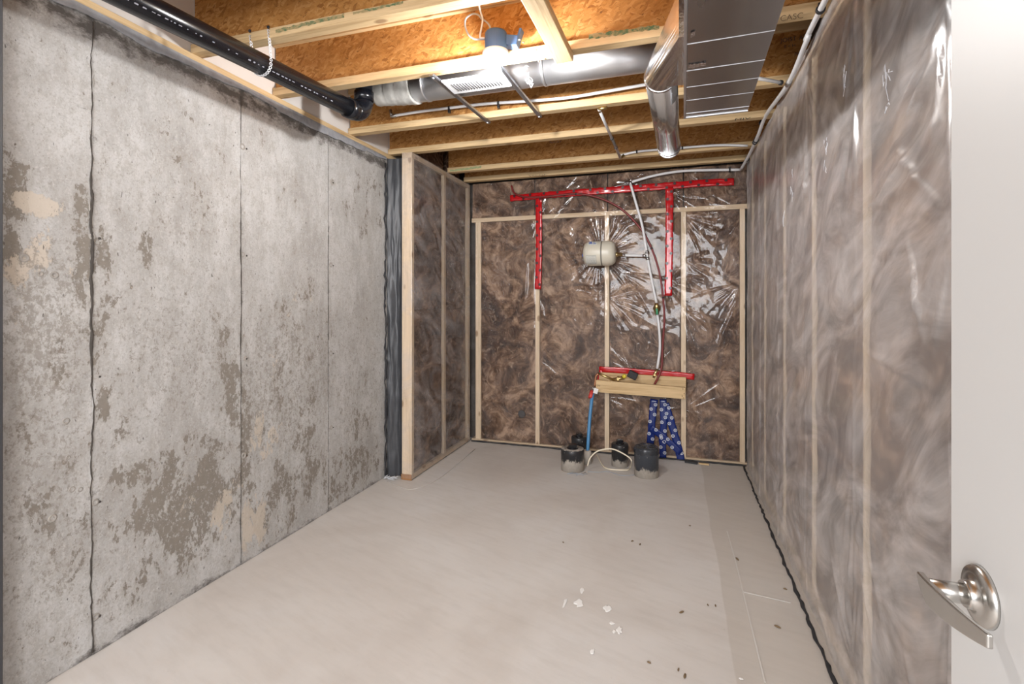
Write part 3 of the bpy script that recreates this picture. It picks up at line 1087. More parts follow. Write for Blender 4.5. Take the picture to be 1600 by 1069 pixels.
def disp_back(U, V):
    D = 0.005 + 0.0045 * vnoise(U, V, 3.5, 301) + 0.0018 * vnoise(U + V * .6, V - U * .4, 11, 302)
    radial(U, V, D, pxb(938, 398), 46, .10, .46, .0055, .009, seed=2)
    radial(U, V, D, pxb(958, 360), 14, .03, .30, .006, .008, math.radians(20), math.radians(75), 3)
    radial(U, V, D, pxb(970, 425), 14, .04, .42, .006, .010, math.radians(-60), math.radians(-5), 4)
    radial(U, V, D, pxb(900, 370), 9, .03, .26, .006, .009, math.radians(115), math.radians(175), 5)
    radial(U, V, D, pxb(948, 340), 12, .02, .25, .005, .008, math.radians(20), math.radians(160), 6)
    for (u, v, n, r1, a0, a1) in ((1066, 335, 10, .34, -80, 10), (1066, 405, 8, .26, -50, 25), (1066, 432, 7, .2, -60, 20), (745, 348, 9, .4, -80, 30),
                                  (840, 345, 8, .3, 190, 290), (840, 345, 7, .28, 20, 80), (948, 465, 9, .5, -70, 40), (948, 465, 7, .4, 150, 230),
                                  (985, 285, 9, .28, 170, 350), (1045, 300, 12, .3, -80, 60), (985, 285, 8, .2, 20, 160), (1165, 330, 8, .35, 150, 250),
                                  (1000, 590, 12, .35, 20, 165), (948, 620, 6, .3, -60, 60), (1066, 640, 8, .35, -60, 70), (1066, 640, 6, .3, 120, 240),
                                  (760, 290, 8, .25, -60, 10), (880, 300, 10, .25, 20, 160), (1100, 290, 10, .2, 20, 160), (840, 460, 8, .3, 200, 300),
                                  (1160, 440, 8, .45, 200, 260), (1066, 480, 8, .4, -80, -10), (840, 560, 6, .3, -60, 60), (1040, 440, 9, .3, -90, 60)):
        radial(U, V, D, pxb(u, v), n, .015, r1, .0055, .0085, math.radians(a0), math.radians(a1), int(u + v))
    for (a, b, am, ww) in (((1150, 470), (1122, 545), .012, .014), ((1090, 480), (1115, 530), .008, .02), ((825, 410), (818, 480), .01, .014),
                           ((900, 300), (860, 345), .007, .01), ((760, 330), (830, 320), .007, .008), ((770, 372), (836, 345), .006, .007),
                           ((850, 322), (960, 330), .008, .008), ((935, 580), (990, 590), .01, .012), ((1075, 580), (1110, 600), .006, .01),
                           ((955, 452), (1020, 455), .007, .006), ((900, 450), (945, 448), .01, .012), ((1125, 590), (1135, 515), .006, .012)):
        x = ridge(U, V, pxb(*a), pxb(*b), ww, am)
        if x:
            D[x[0]] += x[1]
    # the film is stretched flat over stud faces
    st = np.zeros_like(U)
    for x in bst:
        st = np.maximum(st, np.exp(-((U - x) / 0.022) ** 4))
    D = 0.028 * np.tanh(np.maximum(D, 0) / 0.028)
    fade = np.clip(np.minimum(U + 1.802, XR - U) / 0.05, 0, 1)
    tk_ = pxb(945, 398)
    near = np.exp(-(((U - tk_[0]) / .08) ** 2 + ((V - tk_[1]) / .08) ** 2))
    return np.maximum(D * (1 - 0.55 * st) * (0.15 + 0.85 * fade) * (1 - .7 * near), 0.0)


film_b = sheet('plastic_sheet', M['film_back'], -1.802, XR - 0.006, 0.011, 2.385, 0.0055,
               lambda U, V, D: np.stack([U, YB - D, V], -1), disp_back, None)
props(film_b, 'clear glossy plastic sheet stretched and creased over the back wall', 'plastic sheet', 'vapour barrier sheets')


def pxr(u, v):
    p = onX(u, v, XR)
    return (p.y, p.z)


def disp_right(U, V):
    D = 0.008 + 0.009 * vnoise(U * 1.2 + V * .6, V * .7 - U * .3, 2.6, 321) + 0.0035 * vnoise(U + V * .9, V * .6 - U * .4, 8, 322)
    for i, y in enumerate(rst):
        wob = 0.012 * vnoise(U * 0 + i * 3.3, V, 2.2, 330 + i, 3)
        D += 0.010 * (0.55 + 0.45 * vnoise(U * 0, V, 3, 390 + i)) * np.exp(-np.abs((U - y - wob) / 0.008) ** 1.5)
        radial(U, V, D, (y, 1.95), 9, .02, .5, .006, .012, math.radians(-100), math.radians(-20), 340 + i)
        radial(U, V, D, (y, 1.45), 9, .02, .45, .006, .012, math.radians(-75), math.radians(60), 350 + i)
        radial(U, V, D, (y, 0.75), 9, .02, .45, .006, .014, math.radians(200), math.radians(320), 360 + i)
        radial(U, V, D, (y, 2.30), 10, .02, .4, .006, .012, math.radians(200), math.radians(340), 370 + i)
        radial(U, V, D, (y, 0.12), 10, .02, .4, .006, .012, math.radians(30), math.radians(150), 380 + i)
    for (a, b, am, ww) in (((1345, 350), (1480, 180), .012, .012), ((1360, 330), (1478, 250), .010, .014), ((1420, 370), (1450, 540), .012, .008), ((1400, 190), (1480, 40), .014, .016),
                           ((1420, 200), (1480, 70), .010, .012), ((1350, 540), (1480, 620), .009, .012), ((1255, 300), (1310, 190), .010, .012), ((1262, 120), (1300, 40), .008, .012),
                           ((1345, 400), (1400, 230), .007, .006), ((1200, 700), (1260, 560), .008, .012), ((1270, 900), (1310, 1040), .010, .016),
                           ((1345, 830), (1375, 1060), .008, .014), ((1340, 860), (1352, 800), .010, .016)):
        x = ridge(U, V, pxr(*a), pxr(*b), ww, am)
        if x:
            D[x[0]] += x[1]
    return np.maximum(D, 0.0) * (0.15 + 0.85 * np.clip((YB - U) / 0.06, 0, 1))


film_r = sheet('plastic_sheet', M['film_side'], 0.45, YB - 0.008, 0.013, 2.385, 0.0085,
               lambda U, V, D: np.stack([XR - D, U, V], -1), disp_right, None)
props(film_r, 'hazy milky plastic sheet hanging in long pleats over the right wall', 'plastic sheet', 'vapour barrier sheets')


def disp_ret(U, V):
    D = 0.004 + 0.004 * vnoise(U, V * .5, 3.4, 401) + 0.002 * vnoise(U + V * .5, V, 11, 402)
    for c, n, r1, a0, a1, sd in (((3.5, .15), 9, .5, 40, 110, 1), ((3.3, 1.3), 9, .45, -80, -20, 2), ((3.82, 1.25), 8, .4, -90, 90, 3), ((3.82, .12), 9, .4, 30, 150, 4),
                                 ((4.3, 1.9), 9, .45, 150, 260, 5), ((4.32, 1.2), 9, .4, 120, 250, 6), ((3.82, 2.1), 9, .4, 200, 340, 7), ((3.32, 2.0), 8, .35, -80, 0, 8)):
        radial(U, V, D, c, n, .02, r1, .006, .011, math.radians(a0), math.radians(a1), 410 + sd)
    D += 0.008 * np.exp(-((U - 4.30 - .02 * vnoise(U * 0, V, 2, 420)) / 0.012) ** 2)
    x = ridge(U, V, (3.3, 1.25), (4.3, 1.27), .006, .006)
    D[x[0]] += x[1]
    return np.maximum(D, 0)


# wraps the end stud: one strip along the end face, then along the wall
nv = 300
zz = np.linspace(0.012, 2.383, nv)
ua = np.linspace(XS - 0.075, XS + 0.004, 14)
ub = np.linspace(3.262, YB - 0.012, 160)
U1, V1 = np.meshgrid(ub, zz)
D1 = disp_ret(U1, V1)
wall_part = np.stack([XS + 0.003 + D1, U1, V1], -1)
U0, V0 = np.meshgrid(ua, zz)
D0 = 0.002 + 0.0035 * np.abs(vnoise(U0 * 3 + V0, V0, 5, 431)) + 0.006 * np.exp(-((V0 - 1.05 - (U0 - XS) * .5) / .016) ** 2) + 0.006 * np.exp(-((V0 - .93 - (U0 - XS) * .4) / .016) ** 2)
end_part = np.stack([U0, 3.258 - D0, V0], -1)
film_l = grid_obj('plastic_sheet', np.concatenate([end_part, wall_part], 1), M['film_return'])
props(film_l, 'plastic sheet wrapping the end stud and covering the short return wall', 'plastic sheet', 'vapour barrier sheets')

# dark membrane squeezed between concrete and end stud
zz = np.linspace(0.0, 2.36, 160)
uu = np.linspace(0, 1, 22)
Ug, Vg = np.meshgrid(uu, zz)
xx = XL + 0.006 + Ug * (XS - 0.082 - XL - 0.006)
dd = 0.008 * np.sin(Ug * 7 + 3 * vnoise(Ug, Vg, 1.8, 440)) + 0.014 * vnoise(Ug * 2, Vg * 1.5, 2.5, 441, 4)
mem = grid_obj('moisture_membrane', np.stack([xx, 3.285 - dd + 0.03 * np.sin(Ug * math.pi), Vg], -1), M['membrane'], closed_depth=(0, 0.002, 0))
props(mem, 'dark grey crumpled membrane between the concrete wall and the end stud', 'membrane')
g = G()
z = 0.02
pts = []
while z < 2.34:
    pts.append((XL + 0.010 + random.uniform(-.004, .010), 3.252 + random.uniform(-.006, .006), z))
    z += random.uniform(.02, .06)
g.tube(pts, [random.uniform(.003, .009) for _ in pts], 6)
obj('caulk_bead', g, M['black_foam'], mem)
g = G()
for k in range(9):
    a = Vector((XL + random.uniform(.0, .1), 3.255 - random.uniform(0, .03), 0.006))
    g.bar(a, a + Vector((random.uniform(.02, .06), random.uniform(-.02, .02), random.uniform(0, .02))), random.uniform(.004, .02), .003)
each('plastic_scrap', g, M['cable'], mem)

# printed marks on the hazy sheet, reversed and unreadable from this side
for (u, v, s) in ((1238, 295, 1.0), (1292, 240, 1.0), (1388, 140, 1.0), (1321, 130, .6), (1225, 345, .5)):
    p = onX(u, v, XR - 0.022)
    g = G()
    r = random.Random(u)
    for k in range(9):
        y0, z0 = r.uniform(-.022, .022) * s, r.uniform(-.07, .07) * s
        q = [p + Vector((-.003, y0 + t * r.uniform(-.02, .02), z0 + t * r.uniform(-.04, .04))) for t in (0, .5, 1)]
        g.tube(q, 0.0010, 5)
    obj('printed_mark', g, M['print_white'], film_r)['kind'] = 'stuff'
g = G()
g.lathe([(0.034, 0), (0.032, 0.001)], onY(815, 647, YB - 0.012), (0, -1, 0), 18)
obj('round_sticker', g, M['sheet_label'], film_b)

# ------------------------------------------------------------------ door with lever handle, seen edge on at the right
door = thing('door_1', 'white interior door standing open along the right wall', None, (0.333, 0.3, 0.0), kind='structure')
DX = 0.333
g = G().box((DX, -0.05, 0.012), (DX + 0.035, 0.777, 2.04))
obj('door_slab', g, M['door'], door, 0.0025)
hy, hz = 0.7066, 0.966
h = thing('door_handle', None, None, (DX, hy, hz))
h.parent = door
h.location = Vector((DX, hy, hz)) - BASE[door]
g = G()
g.lathe([(0.0335, 0), (0.0335, 0.003), (0.031, 0.007), (0.024, 0.0085), (0.016, 0.009), (0.0150, 0.016), (0.0142, 0.018)], (DX, hy, hz), (-1, 0, 0), 40)
obj('rose', g, M['nickel'], h)
g = G()
g.lathe([(0.0110, 0.009), (0.0110, 0.052)], (DX, hy, hz), (-1, 0, 0), 28)
obj('spindle', g, M['nickel'], h)
# lever: flat blade, deep at the spindle, sweeping toward the hinge and narrowing
g = G()
N = 20
vs = []
for k in range(N + 1):
    t = k / N
    y = hy + 0.014 - t * 0.112
    x = DX - 0.054 + 0.014 * t * t
    H = 0.004 + 0.024 * min(1, t / .22) ** .55 - 0.014 * t * t
    th = 0.0072 * (1 - 0.25 * t)
    zt = hz + 0.0125 - 0.003 * t
    for (dx, z_) in ((-th / 2, zt - H), (th / 2, zt - H), (th / 2, zt), (-th / 2, zt)):
        vs.append((x + dx, y, z_))
fs = [(0, 1, 2, 3), tuple(N * 4 + q for q in (3, 2, 1, 0))]
for k in range(N):
    for q in range(4):
        q2 = (q + 1) % 4
        fs.append((k * 4 + q, (k + 1) * 4 + q, (k + 1) * 4 + q2, k * 4 + q2))
g.add(vs, fs)
obj('lever', g, M['nickel'], h, 0.0015)

# dark post at the left edge of the view
g = G().box((XL + 0.001, 0.86, 0.001), (XL + 0.045, 1.012, 2.366))
props(obj('trim_1', g, M['post'], None, 0.003), 'dark charcoal upright against the concrete', kind='structure')

# ------------------------------------------------------------------ black drain pipe with hanger strap
PD = Vector((0.107, 1, 0)).normalized()
P0 = Vector((-1.66, 1.67, 2.300))
pa = P0 - PD * 1.75
pe = P0 + PD * 0.60
R = 0.0445
drain = thing('drain_pipe', 'long black plastic drain pipe hanging along the top of the concrete wall', 'pipe', (P0.x, P0.y, 2.25))
g = G().tube([pa, pe], R, 28)
obj('pipe', g, M['abs'], drain)
g = G()
hub = pe + PD * 0.0
el = [hub - PD * 0.055, hub - PD * 0.003]
g.tube(el, R + 0.007, 28)
arc = []
bend = 0.075
side = Vector((0, 0, 1))
for k in range(11):
    a = k / 10 * math.pi / 2
    arc.append(hub + PD * (bend * math.sin(a)) + side * (bend * (1 - math.cos(a))))
g.tube(arc, R + 0.003, 28)
g.tube([arc[-1] + side * 0.0, arc[-1] + side * 0.05], R + 0.007, 28)
each('elbow', g, M['abs'], drain)
g = G().tube([arc[-1] + side * 0.04, arc[-1] + side * 0.3], R, 24)
obj('riser', g, M['abs'], drain)
g = G().tube([arc[-1] + Vector((0.03, 0.0, 0.13)), arc[-1] + Vector((0.12, 0.0, 0.12)), arc[-1] + Vector((0.20, 0.0, 0.15))], R - 0.008, 24)
obj('branch_fitting', g, M['abs'], drain)
# printed line along the pipe
g = G()
r = random.Random(5)
q = 0.12
side_v = Vector((PD.y, -PD.x, 0))
ang = math.radians(36)
nv_ = side_v * math.cos(ang) + Vector((0, 0, -1)) * math.sin(ang)
tv = PD.cross(nv_)
while q < 2.15:
    L = r.uniform(.004, .016)
    if r.random() < .8:
        c0 = pa + PD * q + nv_ * (R + .0006)
        hh = tv * r.uniform(.0012, .0026)
        g.add([c0 - hh, c0 + PD * L - hh, c0 + PD * L + hh, c0 + hh], [(0, 1, 2, 3)])
    q += L + r.uniform(.004, .02)
obj('printed_line', g, M['print_grey'], drain)['kind'] = 'stuff'
strap = thing('pipe_strap', 'white perforated hanger strap looped under the black drain pipe', 'strap', P0 + Vector((0, 0.03, 0.0)))
sc = P0 + PD * 0.035
loop = []
top_l, top_r = Vector((sc.x - R - 0.004, JY[1][0] - 0.004, 2.43)), Vector((sc.x + R + 0.004, JY[1][0] - 0.004, 2.43))
loop += lerp(top_l, sc + Vector((-R - .003, 0, .02)), 10)
for k in range(1, 14):
    a = math.pi + k / 14 * math.pi
    loop.append(sc + Vector((math.cos(a) * (R + .003), 0, math.sin(a) * (R + .003))))
loop += lerp(sc + Vector((R + .003, 0, .02)), top_r, 10)
g = G()
acc = 0
dense = smooth_path(loop, 4)
last = dense[0]
for p in dense[1:]:
    acc += (p - last).length
    if acc > 0.0115:
        d = (p - last).normalized()
        nrm = d.cross(PD)
        nrm = nrm.normalized() if nrm.length > .1 else Vector((1, 0, 0))
        c0 = p
        # one link of the strap: a small ring
        ring = []
        for k in range(9):
            a = 2 * math.pi * k / 8
            ring.append(c0 + d * math.cos(a) * .0058 + PD * math.sin(a) * .0058)
        g.tube(ring, .0019, 5, False)
        acc = 0
    last = p
obj('strap_band', g, M['white_paint'], strap)['kind'] = 'stuff'
g = G()
for tp in (top_l, top_r):
    g.lathe([(.007, 0), (.006, .004), (0, .005)], tp + Vector((0, 0, .012)), (0, -1, 0), 10)
each('screw', g, M['black_foam'], strap)

# ------------------------------------------------------------------ round duct in the joist bay
DYc, DZc, DR = 2.50, 2.492, 0.086
duct = thing('round_duct', 'galvanised round duct running between two joists behind the bulb', 'duct', (-0.75, DYc, DZc - DR))
g = G()
g.tube([(-1.36, DYc, DZc), (-0.62, DYc, DZc)], DR, 40)
g.tube([(-0.625, DYc, DZc), (0.0, DYc, DZc)], DR + 0.0015, 40)
each('duct_pipe', g, M['galv'], duct)
g = G()
g.tube([(-0.632, DYc, DZc), (-0.618, DYc, DZc)], DR + 0.0035, 40)
g.tube([(-1.30, DYc, DZc), (-1.288, DYc, DZc)], DR + 0.0035, 40)
each('seam_band', g, M['galv'], duct)
g = G()
pr = []
for k in range(22):
    x = -1.36 - k * 0.012
    pr.append((x, DYc + .002 * math.sin(k), DZc - 0.01 - .002 * k * 0))
g.tube(pr, [DR * (0.99 + 0.012 * (k % 3)) - k * 0.0009 for k in range(22)], 26)
obj('plastic_sleeve', g, plain('cloudy_plastic', (0.42, 0.41, 0.385), 0.3, 0, 0.4, 22, 0.6), duct)
g = G()
g.tube([(0.0, DYc, DZc), (0.03, DYc, DZc - .03), (0.05, DYc, DZc - .1)], [DR, DR * .8, DR * .55], 26)
obj('end_cone', g, M['galv_bright'], duct)


def on_duct(u, v):
    """point on the duct's surface seen at a photo pixel"""
    r = ray(u, v)
    o = Vector((0, 0, CAMH))
    a = r.y ** 2 + r.z ** 2
    b = 2 * (r.y * (0 - DYc) + r.z * (CAMH - DZc))
    c = DYc ** 2 + (CAMH - DZc) ** 2 - (DR + .003) ** 2
    disc = max(b * b - 4 * a * c, 0)
    return o + r * ((-b - math.sqrt(disc)) / (2 * a))


g = G()
for path in ([(821, 103), (817, 107), (820, 111), (824, 107), (822, 102), (826, 104)],
             [(826, 113), (826, 120), (830, 122), (833, 126), (830, 131), (824, 131), (822, 126), (826, 122), (828, 128), (825, 129)],
             [(827, 130), (830, 138), (833, 131)]):
    g.tube([on_duct(*p) for p in path], .0022, 5)
each('chalk_mark', g, M['white_paint'], duct)

# ------------------------------------------------------------------ rectangular trunk duct and its round branch
dd_ = Vector((math.sin(math.radians(0.9)), math.cos(math.radians(0.9)), 0))
trunk = thing('trunk_duct', 'flat rectangular sheet metal duct hanging under the joists', 'duct', (0.16, 1.2, 2.09))
ZB, ZT = 2.092, 2.335
FL, FR = Vector((0.048, 2.305, 0)), Vector((0.292, 2.298, 0))


def tr_pt(f, back, z):
    return Vector((f.x - dd_.x * back, f.y - dd_.y * back, z))


g = G()
Lk = 3.2
a = [tr_pt(FL, 0, ZB), tr_pt(FR, 0, ZB), tr_pt(FR, 0, ZT), tr_pt(FL, 0, ZT), tr_pt(FL, Lk, ZB), tr_pt(FR, Lk, ZB), tr_pt(FR, Lk, ZT), tr_pt(FL, Lk, ZT)]
g.add(a, [(0, 1, 2, 3), (7, 6, 5, 4), (0, 4, 5, 1), (1, 5, 6, 2), (2, 6, 7, 3), (3, 7, 4, 0)])
obj('duct_body', g, M['galv_dull'], trunk, 0.002)
for bk in (0.055, 0.47, 0.66, 1.1):
    g = G()
    g.bar(tr_pt(FL, bk, ZB - .0006), tr_pt(FR, bk, ZB - .0002), 0.0022, 0.0014)
    obj('seam_rib', g, M['galv'], trunk)
for bk in (0.20, 0.33):
    g = G()
    g.bar(tr_pt(FL, bk, ZB - .0004), tr_pt(FR, bk, ZB - .0001), 0.0014, 0.0010)
    obj('seam_rib', g, M['galv'], trunk)
g = G()
e0, e1 = tr_pt(FL, 0, ZB), tr_pt(FL, Lk, ZB)
g.bar(e0 + Vector((-.004, 0, .002)), e1 + Vector((-.004, 0, .002)), .008, .010)
obj('corner_lock', g, M['galv'], trunk)
g = G()
g.bar(tr_pt(FL, .005, ZB - .001) , tr_pt(FR, .005, ZB - .001), .01, .004)
obj('end_flange', g, M['galv'], trunk)
for (u0, v0, u1, v1, w) in ((1076, 104, 1103, 100, .03), (1079, 55, 1086, 52, .03)):
    g = G()
    p, q = onZ(u0, v0, ZB - .003), onZ(u1, v1, ZB - .003)
    n = 10
    vs, fs = [], []
    for k in range(n + 1):
        c0 = p.lerp(q, k / n)
        for s in (-1, 1):
            vs.append(c0 + Vector((0, s * w / 2 * random.uniform(.75, 1.1), random.uniform(-.001, .0008))))
    fs = [(2 * k, 2 * k + 1, 2 * k + 3, 2 * k + 2) for k in range(n)]
    g.add(vs, fs)
    obj('foil_patch', g, M['foil'], trunk)

branch = thing('branch_duct', 'shiny round branch duct with angled boot beside the trunk duct', 'duct', (-0.04, 2.6, 2.137))
RB = 0.0635
ax0, ax1 = Vector((-0.050, 2.10, 2.205)), Vector((-0.028, 3.085, 2.200))
g = G().tube([ax0, ax1], RB, 40)
each('duct_pipe', g, M['galv_bright'], branch)
g = G()
g.tube([ax0 + Vector((0, .004, 0)), ax0 + Vector((0, .02, 0))], RB + .003, 40)
g.tube([ax1 - Vector((0, .05, 0)), ax1 - Vector((0, .04, 0))], RB + .002, 40)
g.tube([ax1 - Vector((0, .006, 0)), ax1 + Vector((0, .002, 0))], RB + .002, 40)
each('crimp_ring', g, M['galv_bright'], branch)
# boot: rectangle on the trunk's side lofted to the round collar
g = G()
n = 40
rect_c = Vector((0.037, 1.90, 2.225))
ring_sets = []


def rect_ring(c, hy_, hz_):
    out = []
    for k in range(n):
        a = 2 * math.pi * k / n
        ca, sa = math.cos(a), math.sin(a)
        m = max(abs(ca), abs(sa))
        out.append(Vector((c.x, c.y + hy_ * -ca / m, c.z + hz_ * sa / m)))
    return out


def circ_ring(c, r):
    out = []
    for k in range(n):
        a = 2 * math.pi * k / n
        out.append(Vector((c.x - r * math.cos(a) * -1 * -1, c.y, c.z + r * math.sin(a))))
    return out


ra = rect_ring(rect_c, 0.19, 0.075)
ra2 = [p + Vector((-0.022, 0, 0)) for p in ra]
rc = circ_ring(ax0 + Vector((0, .012, 0)), RB + .0015)
rm = [p.lerp(q, .75) + Vector((-.006, 0, 0)) for p, q in zip(ra2, rc)]
rings = [ra, ra2, rm, rc]
vs = [p for r_ in rings for p in r_]
fs = []
for i in range(len(rings) - 1):
    for k in range(n):
        k2 = (k + 1) % n
        fs.append((i * n + k, i * n + k2, (i + 1) * n + k2, (i + 1) * n + k))
g.add(vs, fs)
obj('boot', g, M['galv_bright'], branch)

# ------------------------------------------------------------------ vent plate with two hanger bars
vent = thing('vent_plate', 'white louvred vent plate held by two steel bars under the joists', 'vent', (-0.92, 2.34, 2.385))
x0, x1, y0, y1, zp = -1.088, -0.772, 2.248, 2.405, 2.376
g = G().box((x0, y0, zp), (x1, y1, zp + 0.010))
obj('plate', g, M['white_paint'], vent, 0.003)
for k in range(17):
    x = x0 + 0.040 + k * 0.0145
    g = G()
    g.tube([(x, y0 + .04, zp - .0002), (x + .004, y1 - .035, zp - .0002)], .0024, 6)
    each('slot', g, M['slot'], vent)
for (a, b) in (((-1.112, 2.19, 2.391), (-1.075, 2.885, 2.391)), ((-0.772, 2.19, 2.391), (-0.752, 2.885, 2.391))):
    a, b = Vector(a), Vector(b)
    g = G()
    n_ = 12
    vs, fs = [], []
    for k in range(n_ + 1):
        p = a.lerp(b, k / n_)
        for (dx, dz) in ((-.013, .004), (-.011, -.006), (0, -.009), (.011, -.006), (.013, .004), (0, -.005)):
            vs.append(p + Vector((dx, 0, dz)))
    for k in range(n_):
        for q in range(6):
            q2 = (q + 1) % 6
            fs.append((k * 6 + q, (k + 1) * 6 + q, (k + 1) * 6 + q2, k * 6 + q2))
    fs += [tuple(range(6)), tuple(n_ * 6 + q for q in range(5, -1, -1))]
    g.add(vs, fs)
    hb = obj('hanger_bar', g, M['bar_steel'], vent)
    g = G()
    for p in (a.lerp(b, .03), a.lerp(b, .97)):
        g.lathe([(.006, 0), (.005, .003), (0, .0035)], p + Vector((0, 0, -.008)), (0, 0, -1), 8)
    each('screw', g, M['white_paint'], hb)

# ------------------------------------------------------------------ lamp: box, holder, bulb and bracket
lamp = thing('ceiling_lamp', 'bare lit bulb in a white holder under a blue grey plastic box', 'lamp', (-0.752, 2.105, 2.30))
g = G()
g.lathe([(.047, 2.405), (.05, 2.412), (.05, 2.485), (.046, 2.492), (.0, 2.493)], (-0.752, 2.11, 0), (0, 0, 1), 28)
g.box((-0.768, 2.062, 2.41), (-0.736, 2.07, 2.48))
each('junction_box', g, M['box_blue'], lamp)
g = G()
g.bar((-0.71, 2.13, 2.455), (-0.655, 2.135, 2.445), .05, .045)
g.bar((-0.665, 2.135, 2.425), (-0.64, 2.135, 2.50), .04, .012)
each('bracket', g, M['box_blue'], lamp, 0.003)
g = G()
g.lathe([(.0, 2.404), (.058, 2.404), (.059, 2.395), (.052, 2.380), (.034, 2.372), (.030, 2.352), (.022, 2.350), (.0, 2.352)], (-0.752, 2.105, 0), (0, 0, 1), 30)
obj('lamp_holder', g, M['holder'], lamp)
g = G()
prof = [(.0135, 2.352), (.0145, 2.342)]
for k in range(12):
    a = math.radians(40) + k / 11 * math.radians(140)
    prof.append((.030 * math.sin(a), BULB.z - .004 + .030 * math.cos(a)))
prof[-1] = (0.0, prof[-1][1])
g.lathe(prof, (BULB.x, BULB.y, 0), (0, 0, 1), 24)
obj('bulb', g, M['bulb'], lamp)

# cables to the lamp
def yz(u, v, Y):
    return onY(u, v, Y)


cab = smooth_path([yz(747, -4, 1.99), yz(750, 15, 2.03), yz(754, 30, 2.06), yz(752, 45, 2.075), yz(750, 58, 2.08), yz(757, 60, 2.085)], 8)
g = G().tube(cab, .0042, 8)
props(obj('electrical_cable', g, M['cable']), 'white cable dropping straight down to the lamp box', 'cable', 'cables at the lamp')
cab = smooth_path([yz(753, 30, 2.07), yz(747, 23, 2.07), yz(738, 22, 2.07), yz(728, 29, 2.075), yz(727, 42, 2.08), yz(733, 55, 2.08), yz(743, 61, 2.085), yz(757, 61, 2.09)], 8)
g = G().tube(cab, .0042, 8)
props(obj('electrical_cable', g, M['cable_grey']), 'grey cable curling in a loop left of the lamp box', 'cable', 'cables at the lamp')
cab = smooth_path([yz(754, 30, 2.07), yz(762, 36, 2.075), yz(766, 44, 2.08), yz(764, 53, 2.09)], 8)
g = G().tube(cab, .0038, 8)
props(obj('electrical_cable', g, M['cable_grey']), 'short grey cable bending into the top of the lamp box', 'cable', 'cables at the lamp')

# ------------------------------------------------------------------ wooden brace under the joists
br = thing('wooden_brace', 'short pale two by four brace nailed under the joists beside the lamp', 'brace', (-0.565, 1.95, 2.362))
Mz = Matrix.Translation((-0.566, 0, 0)) @ Matrix.Rotation(-0.025, 4, 'Z') @ Matrix.Translation((0, 0, 0))
g = G().box((-0.0395 + .048, 1.56, 2.362), (0.0395 + .048, 2.213, 2.399), Mz)
obj('board', g, M['lum_y'], br, 0.003)
g = G()
for (u, v) in ((818, 66), (812, 62), (838, 78), (852, 92), (842, 96)):
    p = onZ(u, v, 2.3612)
    g.lathe([(.006, 0), (.003, .0008)], p, (0, 0, -1), 7)
each('knot', g, M['chip'], br)

# ------------------------------------------------------------------ white water pipes
def clip_at(p, d, r=0.0105):
    g = G()
    d = Vector(d).normalized()
    g.tube([Vector(p) - d * .006, Vector(p) + d * .006], r, 14)
    return g


wp = thing('water_pipe', 'white plastic water pipe clipped along the joist behind the round duct', 'pipe', (-0.8, 2.80, 2.46), 'white water pipes')
pp = [onY(u, v, 2.80) for (u, v) in ((614.8, 181), (656, 174.4), (702, 168.7), (760, 162.2), (825, 158), (885, 153), (944, 143.5), (1010, 132), (1061, 124), (1110, 117))]
g = G().tube(smooth_path(pp, 6), .0085, 12)
obj('pipe', g, M['pex'], wp)
for (u, v) in ((702, 168.7), (779, 161)):
    p = onY(u, v, 2.80)
    g = clip_at(p, (1, 0, 0), .0105)
    g.box((p.x - .006, 2.79, p.z - .03), (p.x + .006, 2.81, p.z - .008))
    each('clip', g, M['clip'], wp)
g = G()
q = pp[0]
g.tube([q + Vector((-.015, 0, 0)), q + Vector((.02, 0, 0))], .011, 12)
g.tube([q + Vector((-.012, 0, -.005)), q + Vector((-.02, 0, .04))], .010, 12)
each('end_fitting', g, M['steel_clamp'], wp)

main = thing('water_pipe', 'white water pipe running along the right wall and down the back wall to the ledge', 'pipe', (0.5, 3.2, 2.35), 'white water pipes')
zr = 2.36
run = [Vector((0.515, -0.2, 2.385)), onX(1282, 15, .52), onX(1262, 60, .52), onX(1232, 130, .525), onX(1197, 180, .52), Vector((0.518, 3.60, 2.372)), Vector((0.520, 4.0, 2.365)), onX(1163, 264, .525)]
run[-1] = Vector((0.50, 4.325, 2.335))
g = G().tube(smooth_path(run, 6), .0105, 12)
obj('pipe', g, M['pex'], main)
run2 = [Vector((0.50, 4.325, 2.335)), onY(1100, 266, 4.325), onY(1060, 268, 4.325), onY(1020, 275, 4.325), onY(985, 285, 4.32)]
g = G().tube(smooth_path(run2, 6), .0105, 12)
obj('pipe', g, M['pex'], main)
YP = 4.30
dn = [onY(985, 287, YP), onY(995, 322, YP), onY(1004, 355, YP), onY(1011, 398, YP), onY(1018, 436, YP), onY(1026, 474, YP)]
g = G().tube(smooth_path(dn, 6), .0105, 12)
obj('pipe', g, M['pex'], main)
dn2 = [onY(1027, 490, YP), onY(1030, 515, YP), onY(1031, 545, YP), onY(1027, 576, YP)]
g = G().tube(smooth_path(dn2, 6), .0105, 12)
obj('pipe', g, M['pex'], main)
g = G().tube([onY(971, 399, YP), onY(1010, 400, YP)], .0105, 12)
obj('pipe', g, M['pex'], main)
for p, d in ((onX(1282, 15, .52), (0, 1, 0)), (onX(1190, 192, .52), (0, 1, 0)), (Vector((.519, 3.69, 2.37)), (0, 1, 0)), (Vector((.519, 3.73, 2.37)), (0, 1, 0)),
             (Vector((.522, 4.12, 2.36)), (0, 1, 0)), (onY(1140, 266, 4.325), (1, 0, 0))):
    g = clip_at(p, d, .0165)
    g.box((p.x - .008, p.y - .006, p.z), (p.x + .008, p.y + .006, p.z + .024))
    each('clip', g, M['clip'], main)
g = G()
